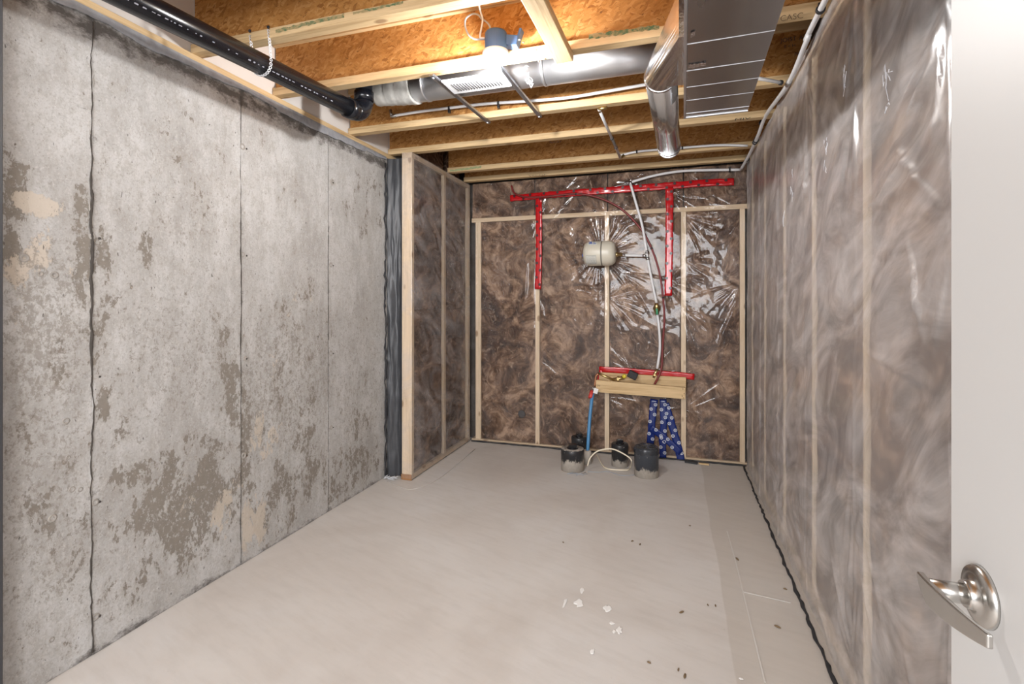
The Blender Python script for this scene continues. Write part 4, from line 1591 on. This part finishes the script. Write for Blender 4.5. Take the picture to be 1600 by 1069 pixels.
for (u, v) in ((985, 286), (1011, 394), (1012, 404)):
    p = onY(u, v, YP if v > 300 else 4.31)
    g.tube([p + Vector((0, 0, -.012)), p + Vector((0, 0, .012))], .0135, 12)
p = onX(1232, 130, .525)
g.tube([p - Vector((0, .02, 0)), p + Vector((0, .02, 0))], .0135, 12)
p = onY(971, 399, YP)
g.tube([p, p + Vector((.03, 0, 0))], .013, 12)
g.tube([onY(1004, 400, YP), onY(1010, 400, YP)], .013, 12)
each('crimp_tee', g, M['steel_clamp'], main)
vv = onY(1026, 482, YP)
g = G()
g.tube([vv + Vector((-.004, 0, .045)), vv + Vector((0, 0, .02)), vv + Vector((0, 0, -.02)), vv + Vector((.004, 0, -.045))], [.013, .019, .019, .013], 14)
valve = obj('shutoff_valve', g, M['brass'], main, 0, 'brass shut-off valve')
g = G()
g.lathe([(.030, -.004), (.030, .002), (.012, .006), (.012, .03), (0, .031)], vv, (0, -1, 0), 18)
obj('valve_bonnet', g, M['brass'], valve)
g = G()
g.tube(smooth_path([vv + Vector((.0, -.034, .0)), vv + Vector((.004, -.036, -.02)), vv + Vector((.004, -.032, -.05))], 4), [.008, .009, .010, .010, .010, .010, .010, .011, .008], 10)
obj('valve_handle', g, M['green_handle'], valve)

cross = thing('water_pipe', 'white water pipe with elbow crossing below the last joists under the branch duct', 'pipe', (-0.3, 3.7, 2.37), 'white water pipes')
cp = [onZ(935, 174, 2.385), onZ(945, 195, 2.38), onZ(952, 210, 2.375)]
cp = [Vector((-0.404, 2.87, 2.388)), Vector((-0.398, 3.15, 2.385)), Vector((-0.392, 3.40, 2.383))]
g = G().tube(cp, .0085, 12)
obj('pipe', g, M['pex'], cross)
g = G().tube([Vector((-0.391, 3.41, 2.383)), Vector((-0.385, 3.86, 2.383))], .0095, 12)
obj('fitting', g, M['steel_clamp'], cross)
cy_ = 3.90
cp2 = [Vector((-0.385, cy_, 2.41)), onY(1000, 236.5, cy_), onY(1060, 231.5, cy_), onY(1120, 227, cy_), Vector((.496, cy_, 2.40))]
g = G().tube(smooth_path(cp2, 5), .0085, 12)
obj('pipe', g, M['pex'], cross)
g = G()
g.tube([Vector((-.385, 3.84, 2.385)), Vector((-.385, cy_, 2.39)), Vector((-.36, cy_, 2.412))], .011, 10)
g.tube([Vector((-.36, 2.872, 2.395)), Vector((-.404, 2.872, 2.39)), Vector((-.404, 2.9, 2.386))], .010, 10)
each('elbow', g, M['brass'], cross)
for p in (onY(995, 237, cy_), onY(1066, 231, cy_), Vector((-.393, 3.39, 2.383)), Vector((-.389, 3.6, 2.383))):
    d = (1, 0, 0) if abs(p.y - cy_) < .01 else (0, 1, 0)
    each('clip', clip_at(p, d, .0125), M['clip'], cross)

sb = thing('water_pipe', 'short white stub pipe from the trunk duct edge to the right wall pipe', 'pipe', (0.4, 2.74, 2.36), 'white water pipes')
a, b = Vector((0.335, 2.66, 2.385)), Vector((0.497, 2.745, 2.368))
g = G().tube([a, b], .0085, 12)
obj('pipe', g, M['pex'], sb)
g = clip_at(b, b - a, .012)
g.tube([a, a + Vector((0, 0, .04))], .010, 10)
each('clip', g, M['clip'], sb)

# dark red pipe
red = thing('red_pipe', 'thin dark red plastic pipe arching across the back wall to the ledge', 'pipe', (-0.3, 4.31, 0.62))
rp = [onY(u, v, 4.321) for (u, v) in ((799, 290), (804, 302), (822, 308), (855, 307), (900, 303), (935, 309), (970, 326), (1000, 356), (1018, 388), (1030, 425), (1036, 465), (1038, 500), (1035, 545))] + \
     [onY(1034, 572, 4.312), onY(1029, 588, 4.292), onY(1023, 600, 4.292), onY(1021, 606, 4.292)]
g = G().tube(smooth_path(rp, 6), .0085, 12)
obj('pipe', g, M['pex_red'], red)
g = G()
for k in (4, 8, 10):
    d = rp[k + 1] - rp[k - 1]
    g.tube([rp[k] - d.normalized() * .006, rp[k] + d.normalized() * .006], .0105, 12)
each('clip', g, M['clip'], red)

# ------------------------------------------------------------------ expansion tank
tk = thing('expansion_tank', 'small beige expansion tank mounted sideways on the back wall', 'tank', (-0.58, 4.24, 1.59))
YT = 4.235
ta, tb = onY(912, 397, YT), onY(963, 398, YT)
L = tb.x - ta.x
RT = 0.104
prof = [(0.0, 0.0), (.05, .002), (.082, .012), (.098, .034), (RT, .06), (RT, L - .06), (.098, L - .034), (.082, L - .012), (.05, L - .002), (0, L)]
g = G().lathe(prof, ta, (1, 0, 0), 40)
obj('body', g, M['tank'], tk)
g = G().lathe([(RT, L * .56), (RT + .0016, L * .565), (RT + .0016, L * .595), (RT, L * .60)], ta, (1, 0, 0), 40)
each('seam_band', g, M['tank_band'], tk)


def on_tank(xf, ang, rr=RT + .0012):
    return Vector((ta.x + L * xf, YT - rr * math.cos(ang), ta.z + rr * math.sin(ang)))


def tank_patch(name, x0, x1, a0, a1, mat, rr, parent=tk):
    g = G()
    n_ = 8
    vs = []
    for k in range(n_ + 1):
        a = a0 + (a1 - a0) * k / n_
        vs += [on_tank(x0, a, rr), on_tank(x1, a, rr)]
    g.add(vs, [(2 * k, 2 * k + 1, 2 * k + 3, 2 * k + 2) for k in range(n_)])
    return obj(name, g, mat, parent)


lab = tank_patch('label_panel', .12, .44, math.radians(-58), math.radians(-12), M['tank_label'], RT + .0015)
r = random.Random(3)
g = G()
for k in range(9):
    a = math.radians(-16 - k * 4.6)
    x = .15
    while x < .40:
        wv_ = r.uniform(.01, .05)
        p, q = on_tank(x, a, RT + .0025), on_tank(min(x + wv_, .41), a, RT + .0025)
        g.tube([p, q], .0009, 4)
        x += wv_ + r.uniform(.008, .02)
for (xa, xb, aa, ab) in ((.13, .43, -13, -13), (.13, .43, -57, -57), (.13, .13, -13, -57), (.43, .43, -13, -57)):
    pts = [on_tank(xa + (xb - xa) * t / 6, math.radians(aa + (ab - aa) * t / 6), RT + .0022) for t in range(7)]
    g.tube(pts, .0008, 4)
obj('printed_text', g, M['ink'], lab)['kind'] = 'stuff'
lab2 = tank_patch('label_sticker', .18, .46, math.radians(38), math.radians(62), M['tank_label'], RT + .0015)
g = G()
for (x0_, x1_, aa) in ((.2, .3, 58), (.22, .29, 52), (.2, .32, 46), (.34, .38, 55), (.34, .42, 45)):
    g.tube([on_tank(x0_, math.radians(aa), RT + .003), on_tank(x1_, math.radians(aa), RT + .003)], .0032, 5)
obj('printed_text', g, M['ink_blue'], lab2)['kind'] = 'stuff'
g = G().lathe([(.014, -.012), (.014, .004)], ta + Vector((0, 0, -.012)), (1, 0, 0), 14)
obj('air_cap', g, M['ink_blue'], tk)
g = G().lathe([(.024, -.004), (.020, .012), (.013, .016), (.013, .05)], tb, (1, 0, 0), 16)
obj('nipple', g, M['brass'], tk)
g = G()
g.box((tb.x - .09, YT + RT - .01, ta.z - .03), (tb.x - .06, YB - .014, ta.z + .03))
obj('mount_bracket', g, M['tank_band'], tk)

# ------------------------------------------------------------------ tapes
def tape(pts, width, mat, label, group, Yp=None, blots=None, wdir=None, blot_mat=None, seed=1, name='tape_strip', across=None):
    """ragged strip of tape along a path on the back wall"""
    r = random.Random(seed)
    g = G()
    pts = [Vector(p) for p in pts]
    dense = []
    for p, q in zip(pts[:-1], pts[1:]):
        n_ = max(2, int((q - p).length / .02))
        dense += [p.lerp(q, k / n_) for k in range(n_)]
    dense.append(pts[-1])
    vs, fs = [], []
    for k, p in enumerate(dense):
        d = (dense[min(k + 1, len(dense) - 1)] - dense[max(k - 1, 0)]).normalized()
        s = d.cross(Vector((0, -1, 0))).normalized()
        for j in range(5):
            t = (j / 4 - .5) * width
            if j in (0, 4):
                t *= r.uniform(.9, 1.08)
            vs.append(p + s * t + Vector((0, -.0035 * (r.random() ** 2) - .001, 0)))
    for k in range(len(dense) - 1):
        for j in range(4):
            fs.append((k * 5 + j, k * 5 + j + 1, (k + 1) * 5 + j + 1, (k + 1) * 5 + j))
    g.add(vs, fs, True)
    o = obj(name, g, mat)
    m = o.modifiers.new('thick', 'SOLIDIFY')
    m.thickness = .0006
    props(o, label, 'tape', group)
    if blots:
        g = G()
        k = 2
        i = 0
        while k < len(dense) - 2:
            d = (dense[k + 1] - dense[k - 1]).normalized()
            s = d.cross(Vector((0, -1, 0))).normalized()
            c0 = dense[k] + s * (width * .26 * (1 if i % 2 else -1)) + Vector((0, -.0065, 0))
            if blots == 'dark':
                g.lathe([(.0125, 0), (.0115, .0008)], c0, (0, -1, 0), 9)
            else:
                for (ro, ri) in ((.0135, .0095),):
                    n_ = 14
                    vv_ = []
                    for q in range(n_):
                        a = 2 * math.pi * q / n_
                        for rr in (ro, ri):
                            vv_.append(c0 + Vector((rr * math.cos(a), 0, rr * math.sin(a))))
                    g.add(vv_, [(2 * q, 2 * q + 1, 2 * ((q + 1) % n_) + 1, 2 * ((q + 1) % n_)) for q in range(n_)])
                g.bar(c0 + Vector((-.004, 0, -.006)), c0 + Vector((0, 0, .006)), .0025, .0006, (0, 1, 0))
                g.bar(c0 + Vector((.004, 0, -.006)), c0 + Vector((0, 0, .006)), .0025, .0006, (0, 1, 0))
            step_ = .065 if blots == 'dark' else .05
            k += max(1, int(step_ / .02)) + (1 if r.random() < .3 else 0)
            i += 1
        obj('printed_logo', g, blot_mat, o)['kind'] = 'stuff'
    return o


TY = YB - 0.020
R_ = M['tape_red']
tape([onY(u, v, TY) for (u, v) in ((797, 310), (850, 305), (930, 299), (985, 295), (1050, 290), (1100, 286), (1147, 284))], .056, R_, 'long red tape strip with black print running across the top of the back sheet', 'red tapes', blots='dark', blot_mat=M['tape_blot'], seed=1)
tape([onY(u, v, TY - .004) for (u, v) in ((842, 304), (842, 350), (842, 400), (840.5, 452))], .058, R_, 'vertical red tape strip hanging left of the tank down a stud', 'red tapes', blots='dark', blot_mat=M['tape_blot'], seed=2)
tape([onY(u, v, TY - .004) for (u, v) in ((1046, 292), (1046, 350), (1045.5, 400), (1044, 462))], .060, R_, 'vertical red tape strip hanging right of the red pipe', 'red tapes', blots='dark', blot_mat=M['tape_blot'], seed=3)
tape([onY(u, v, TY + .002) for (u, v) in ((936, 577), (975, 579), (1020, 583), (1060, 586), (1085, 589))], .048, R_, 'red tape strip stuck along the top of the wooden ledge', 'red tapes', seed=4)
tape([onY(u, v, TY - .012) for (u, v) in ((940, 578), (936, 590), (934, 597))], .026, R_, 'short torn red tape end folded down at the left of the ledge', 'red tapes', seed=5)
B_ = M['tape_blue']
TB = YB - 0.016
bg_ = 'blue tapes below the ledge'
tape([onY(u, v, TB) for (u, v) in ((1022, 624), (1019, 655), (1016, 693))], .060, B_, 'left vertical blue tape strip with white round print below the ledge', bg_, blots='w', blot_mat=M['logo_white'], seed=6)
tape([onY(u, v, TB - .005) for (u, v) in ((1036, 624), (1037, 660), (1035, 690), (1036, 716))], .056, B_, 'middle vertical blue tape strip reaching down to the floor below the ledge', bg_, blots='w', blot_mat=M['logo_white'], seed=7)
tape([onY(u, v, TB - .002) for (u, v) in ((1040, 630), (1050, 665), (1060, 700), (1065, 721))], .060, B_, 'slanted right blue tape strip leaning out toward the floor', bg_, blots='w', blot_mat=M['logo_white'], seed=8)
tape([onY(u, v, TB - .009) for (u, v) in ((1016, 668), (1035, 682), (1052, 697), (1064, 708))], .052, B_, 'diagonal blue tape strip crossing over the other blue strips', bg_, blots='w', blot_mat=M['logo_white'], seed=9)

# ------------------------------------------------------------------ ledge with boards
lg = thing('wooden_ledge', 'small two board wooden ledge fixed to the back wall studs', 'ledge', (-0.26, 4.27, 0.53))
yf0, yf1 = 4.235, 4.215


def board(c, hh, th, yaw_top):
    g = G()
    vs = []
    for (x, y, zt, zb) in c:
        vs += [Vector((x, y, zb)), Vector((x, y, zt)), Vector((x, y + th, zt)), Vector((x, y + th, zb))]
    g.add(vs, [(3, 2, 1, 0), (4, 5, 6, 7), (0, 1, 5, 4), (1, 2, 6, 5), (2, 3, 7, 6), (3, 0, 4, 7)])
    return g


p = [onY(931, 594, 4.225), onY(1071, 606, 4.215), onY(1072, 624, 4.215), onY(933, 613, 4.225)]
g = board([(p[0].x, 4.225, p[0].z, p[3].z), (p[1].x, 4.215, p[1].z, p[2].z)], 0, .038, 0)
obj('front_board', g, M['lum_x'], lg, 0.003)
p = [onY(936, 582, 4.318), onY(1072, 590, 4.318), onY(1072, 612, 4.318), onY(936, 606, 4.318)]
g = board([(p[0].x, 4.318, p[0].z, p[3].z), (p[1].x, 4.318, p[1].z, p[2].z)], 0, .032, 0)
obj('back_board', g, M['lum_x'], lg, 0.003)
g = G()
g.box((-.60, 4.276, .545), (-.565, 4.32, .62))
g.box((.03, 4.256, .53), (.066, 4.32, .59))
each('spacer_block', g, M['lum_z'], lg, 0.002)
text_obj('printed_stamp', 'SPF', .022, frame(onY(935, 603, 4.2235), (1, 0, -.1), (.1, 0, 1)), M['chip'], lg)
g = G()
for (u, v) in ((1067, 608), (1069, 615), (1066, 619), (1068, 622)):
    g.lathe([(.004, 0), (.003, .001)], onY(u, v, 4.2140), (0, -1, 0), 7)
each('nail_head', g, M['chip'], lg)

pv = thing('pressure_valve', 'black and yellow pressure valve with brass fittings lying on the ledge', 'valve', (-.36, 4.25, .62))
vy = 4.245
c0 = onY(988, 586, vy)
g = G()
Mv = Matrix.Translation(c0) @ Matrix.Rotation(math.radians(24), 4, 'Y')
g.box((-.036, -.03, -.028), (.042, .03, .030), Mv)
obj('valve_body', g, M['black_foam'], pv, 0.008)
g = G()
g.lathe([(.016, 0), (.018, .01), (.014, .02), (0, .021)], onY(976, 588, vy - .02), (-.3, -1, .1), 14)
obj('yellow_knob', g, M['yellow'], pv)
g = G()
g.tube([onY(975, 590, vy), onY(966, 592, vy), onY(957, 593, vy)], [.016, .014, .012], 12)
g.lathe([(.022, -.008), (.022, .008)], onY(966, 592, vy), (1, 0, 0), 6, False)
g.tube([onY(957, 593, vy), onY(945, 588, vy), onY(935, 583, vy)], .010, 10)
each('brass_fitting', g, M['brass'], pv)
g = G()
g.tube([onY(1027, 578, YP), onY(1023, 584, YP + .004), onY(1021, 590, YP + .004)], [.011, .011, .009], 12)
g.lathe([(.015, -.006), (.015, .006)], onY(1023, 586, YP + .004), (0, 0, 1), 6, False)
each('brass_coupling', g, M['brass'], main)

cs = thing('copper_stub', 'short copper riser at the left end of the ledge', 'pipe', (-.615, 4.23, .56))
g = G().tube(smooth_path([onY(935, 584, 4.23), onY(931, 588, 4.23), onY(930, 596, 4.23), onY(929, 604, 4.23)], 4), .0085, 10)
obj('riser', g, M['copper'], cs)
bp_ = thing('blue_pipe', 'blue water service pipe rising from the floor stub to the ledge', 'pipe', onZ(917, 724, 0.0))
pb0 = onZ(917, 724, 0.0)
path = [pb0, onY(918.5, 700, pb0.y + .02), onY(921, 660, pb0.y + .06), onY(924, 630, 4.14), onY(927, 611, 4.20)]
g = G().tube(smooth_path(path, 8), .0135, 16)
obj('pipe', g, M['pex_blue'], bp_)
g = G().tube([onY(922, 622, 4.15), onY(925, 611, 4.19)], .0165, 12)
obj('red_collar', g, M['red_tag'], bp_)
g = G()
q = onY(931, 611, 4.17)
g.box((-.018, -.003, -.022), (.018, .003, .022), Matrix.Translation(q) @ Matrix.Rotation(.3, 4, 'Y'))
obj('white_tag', g, M['white_tag'], bp_, 0.002)
g = G().tube([onY(926, 606, 4.19), q], .005, 6)
obj('tag_tie', g, M['white_tag'], bp_)

# ------------------------------------------------------------------ pipe stubs in the floor
def stub(name, label, u, vbase, r, hgt, edge, plug=True, top=None, black=(0.022, 0.022, 0.024), grp='capped pipe stubs in the floor'):
    base = onZ(u, vbase, 0.0)
    d = Vector((base.x, base.y, 0)).normalized()
    c = base + d * r
    t = thing('pipe_stub', label, 'pipe stub', (c.x, c.y, 0), grp)
    m = stub_mat('splashed_plastic_%d' % u, black, top, edge)
    g = G().lathe([(r, 0), (r, hgt * .72), (r * 1.01, hgt * .73), (r * 1.01, hgt - .006), (r * .96, hgt), (r * .3, hgt - .002), (0, hgt - .002)], c, (0, 0, 1), 36)
    obj('pipe_body', g, m, t)
    if plug:
        s = r * .34
        g = G()
        g.lathe([(s * 1.5, hgt - .003), (s * 1.5, hgt + .004), (s * 1.2, hgt + .005)], c, (0, 0, 1), 20)
        g.box((-s, -s, 0), (s, s, .026), Matrix.Translation(c + Vector((0, 0, hgt + .003))) @ Matrix.Rotation(.35, 4, 'Z'))
        each('clean_out_plug', g, M['abs'], t, 0.002)
    return t, c


s1, c1 = stub('a', 'wide capped pipe stub splashed with grout at the foot of the blue pipe', 894.5, 739.5, .088, .165, .085, top=.161)
s2, c2 = stub('b', 'narrow black capped pipe stub behind the grout splashed one', 905, 721, .064, .185, -.05)
s3, c3 = stub('c', 'black capped pipe stub inside the cream wire loop', 968.5, 731.5, .065, .175, .055)
s4, c4 = stub('d', 'tall dark grey pipe stub covered with a plastic bag, rightmost on the floor', 1010, 749, .0885, .212, .06, plug=False, black=(0.045, 0.05, 0.06))
# grout collar that the blue pipe stands in
g = G().lathe([(.036, 0), (.035, .10), (.028, .105), (0, .1)], (pb0.x, pb0.y, 0), (0, 0, 1), 18)
obj('grout_collar', g, stub_mat('splashed_collar', (0.06, 0.06, 0.06), None, .12), bp_)
# bag stretched over the tall stub
n_ = 48
vs, fs = [], []
prof = [(.2, .222), (.5, .216), (.8, .219), (.97, .214), (1.02, .205), (1.03, .185), (1.035, .170)]
for i, (k, hh) in enumerate(prof):
    for q in range(n_):
        a = 2 * math.pi * q / n_
        w_ = 1 + .02 * math.sin(a * 9 + i) * (i > 3) + .004 * random.uniform(-1, 1)
        hh2 = hh + (.006 * math.sin(a * 5 + i * 2) if i in (1, 2) else 0) + (.006 * random.uniform(-1, 1) if i == 6 else 0)
        vs.append(c4 + Vector((.0885 * k * w_ * math.cos(a), .0885 * k * w_ * math.sin(a), hh2)))
for i in range(len(prof) - 1):
    for q in range(n_):
        q2 = (q + 1) % n_
        fs.append((i * n_ + q, (i + 1) * n_ + q, (i + 1) * n_ + q2, i * n_ + q2))
fs.append(tuple(range(n_)))
g = G().add(vs, fs, True)
obj('bag_cover', g, M['bag'], s4, 0, 'thin dark plastic bag')

# cream wire loop on the floor
yw = c3.y - .10
wl_ = [onY(u, v, yy_) for (u, v, yy_) in ((918, 728, 3.86), (922, 716, 3.87), (932, 706, 3.88), (945, 702, 3.89), (958, 702, 3.89), (972, 708, 3.88), (983, 715, 3.87), (987, 721, 3.86))]
wl2 = [onZ(u, v, .004) for (u, v) in ((986, 724), (985, 730), (982, 734), (976, 735), (960, 734.5), (948, 732.5), (942, 728), (937, 720), (934, 714), (932, 711))]
for k, p in enumerate(wl2):
    p.z = .006
g = G().tube(smooth_path(wl_ + wl2[1:], 5), .0052, 8)
props(obj('wire_loop', g, M['wire_cream']), 'cream coloured wire bent into a loop around the black stub', 'wire')
g = G().tube(smooth_path([onZ(u, v, .004) for (u, v) in ((918, 737), (935, 738), (950, 737), (972, 743), (992, 742))], 5), .0022, 6)
props(obj('loose_wire', g, M['cable_grey']), 'thin grey wire lying on the floor between the stubs', 'wire')
g = G()
for (a, b) in (((886, 741), (905, 735)), ((890, 740), (918, 741)), ((900, 743), (915, 738)), ((896, 738), (912, 743))):
    g.tube([onZ(*a, .004), onZ((a[0] + b[0]) / 2, (a[1] + b[1]) / 2, .008), onZ(*b, .004)], .002, 6)
ws = thing('wire_scrap', 'tangle of thin wire offcuts in front of the grout splashed stub', 'wire', onZ(900, 740, 0))
each('wire', g, M['cable_grey'], ws)
# scrap of black gasket with pale shim by the right end of the back wall
g = G()
g.bar(onZ(1070, 721, .008), onZ(1090, 724, .008), .03, .014)
sg = props(obj('gasket_scrap', g, M['black_foam'], None, 0.003), 'black gasket scrap on the floor under the blue tape', 'scrap')
g = G()
g.bar(onZ(1092, 724, .006), onZ(1108, 726, .006), .022, .010)
props(obj('wood_shim', g, M['lum_x'], None, 0.002), 'small pale wood shim beside the black gasket scrap', 'shim')

# ------------------------------------------------------------------ crumbs and drips on the floor
for k, (u, v, s) in enumerate(((1152, 874, .016), (1065, 957, .014), (1215, 980, .014), (1000, 851, .011), (1070, 1057, .014), (988, 846, .009), (1118, 947, .009), (1106, 946, .007), (1060, 1047, .009), (1227, 921, .009), (1078, 822, .006), (880, 848, .006), (1014, 1036, .008))):
    p = onZ(u, v, 0)
    g = G()
    r = random.Random(k)
    g.lathe([(s * .9, 0), (s, .002), (s * .5, .005), (0, .006)], (0, 0, 0), (0, 0, 1), 7, False)
    a = r.uniform(0, 6)
    for q in g.v:
        q.x, q.y = (q.x * math.cos(a) - q.y * .35 * math.sin(a) + p.x, q.x * math.sin(a) + q.y * .35 * math.cos(a) + p.y)
    where = ['near the right wall strip edge', 'in the middle right of the floor', 'close to the right wall in front', 'at mid floor by a paler one', 'nearest the camera',
             'beside the mid floor crumb', 'right of the plaster drips', 'second right of the plaster drips', 'just behind the nearest crumb', 'at the right wall foot', 'toward the back wall right', 'toward the stubs in front', 'left of the nearest crumbs'][k]
    props(obj('wood_crumb', g, M['chip']), 'tiny brown wood crumb on the floor ' + where, 'crumb', 'wood crumbs on the floor')
for k, (u, v, su, sv) in enumerate(((883, 941, 3, 9), (905, 942, 8, 8), (909, 922, 4, 6), (949, 951, 8, 7), (956, 974, 5, 2.5), (968, 985, 6, 7), (959, 987, 3, 4), (926, 1018, 4, 6), (1158, 1061, 4, 2))):
    p = onZ(u, v, .0006)
    ex, ey = (onZ(u + su, v, .0006) - p).length, (onZ(u, v + sv, .0006) - p).length
    g = G()
    r = random.Random(50 + k)
    n_ = 14
    ring = [Vector((p.x + ex * r.uniform(.5, 1.1) * math.cos(2 * math.pi * q / n_), p.y + ey * r.uniform(.4, 1.1) * math.sin(2 * math.pi * q / n_), .0004)) for q in range(n_)]
    inn = [Vector((p.x + (q.x - p.x) * .8, p.y + (q.y - p.y) * .8, .0022)) for q in ring]
    g.add(ring + inn, [(q, (q + 1) % n_, n_ + (q + 1) % n_, n_ + q) for q in range(n_)] + [tuple(range(n_, 2 * n_))])
    obj('plaster_drip', g, M['plaster'], floor)
# dusty plastic corner lying at the foot of the end stud
g = G()
pts = [onZ(u, v, .002) for (u, v) in ((605, 752), (622, 760), (648, 764), (690, 745), (742, 702))]
g.tube(smooth_path(pts, 5), .002, 5)
obj('dust_ridge', g, M['slab_patch'], floor)
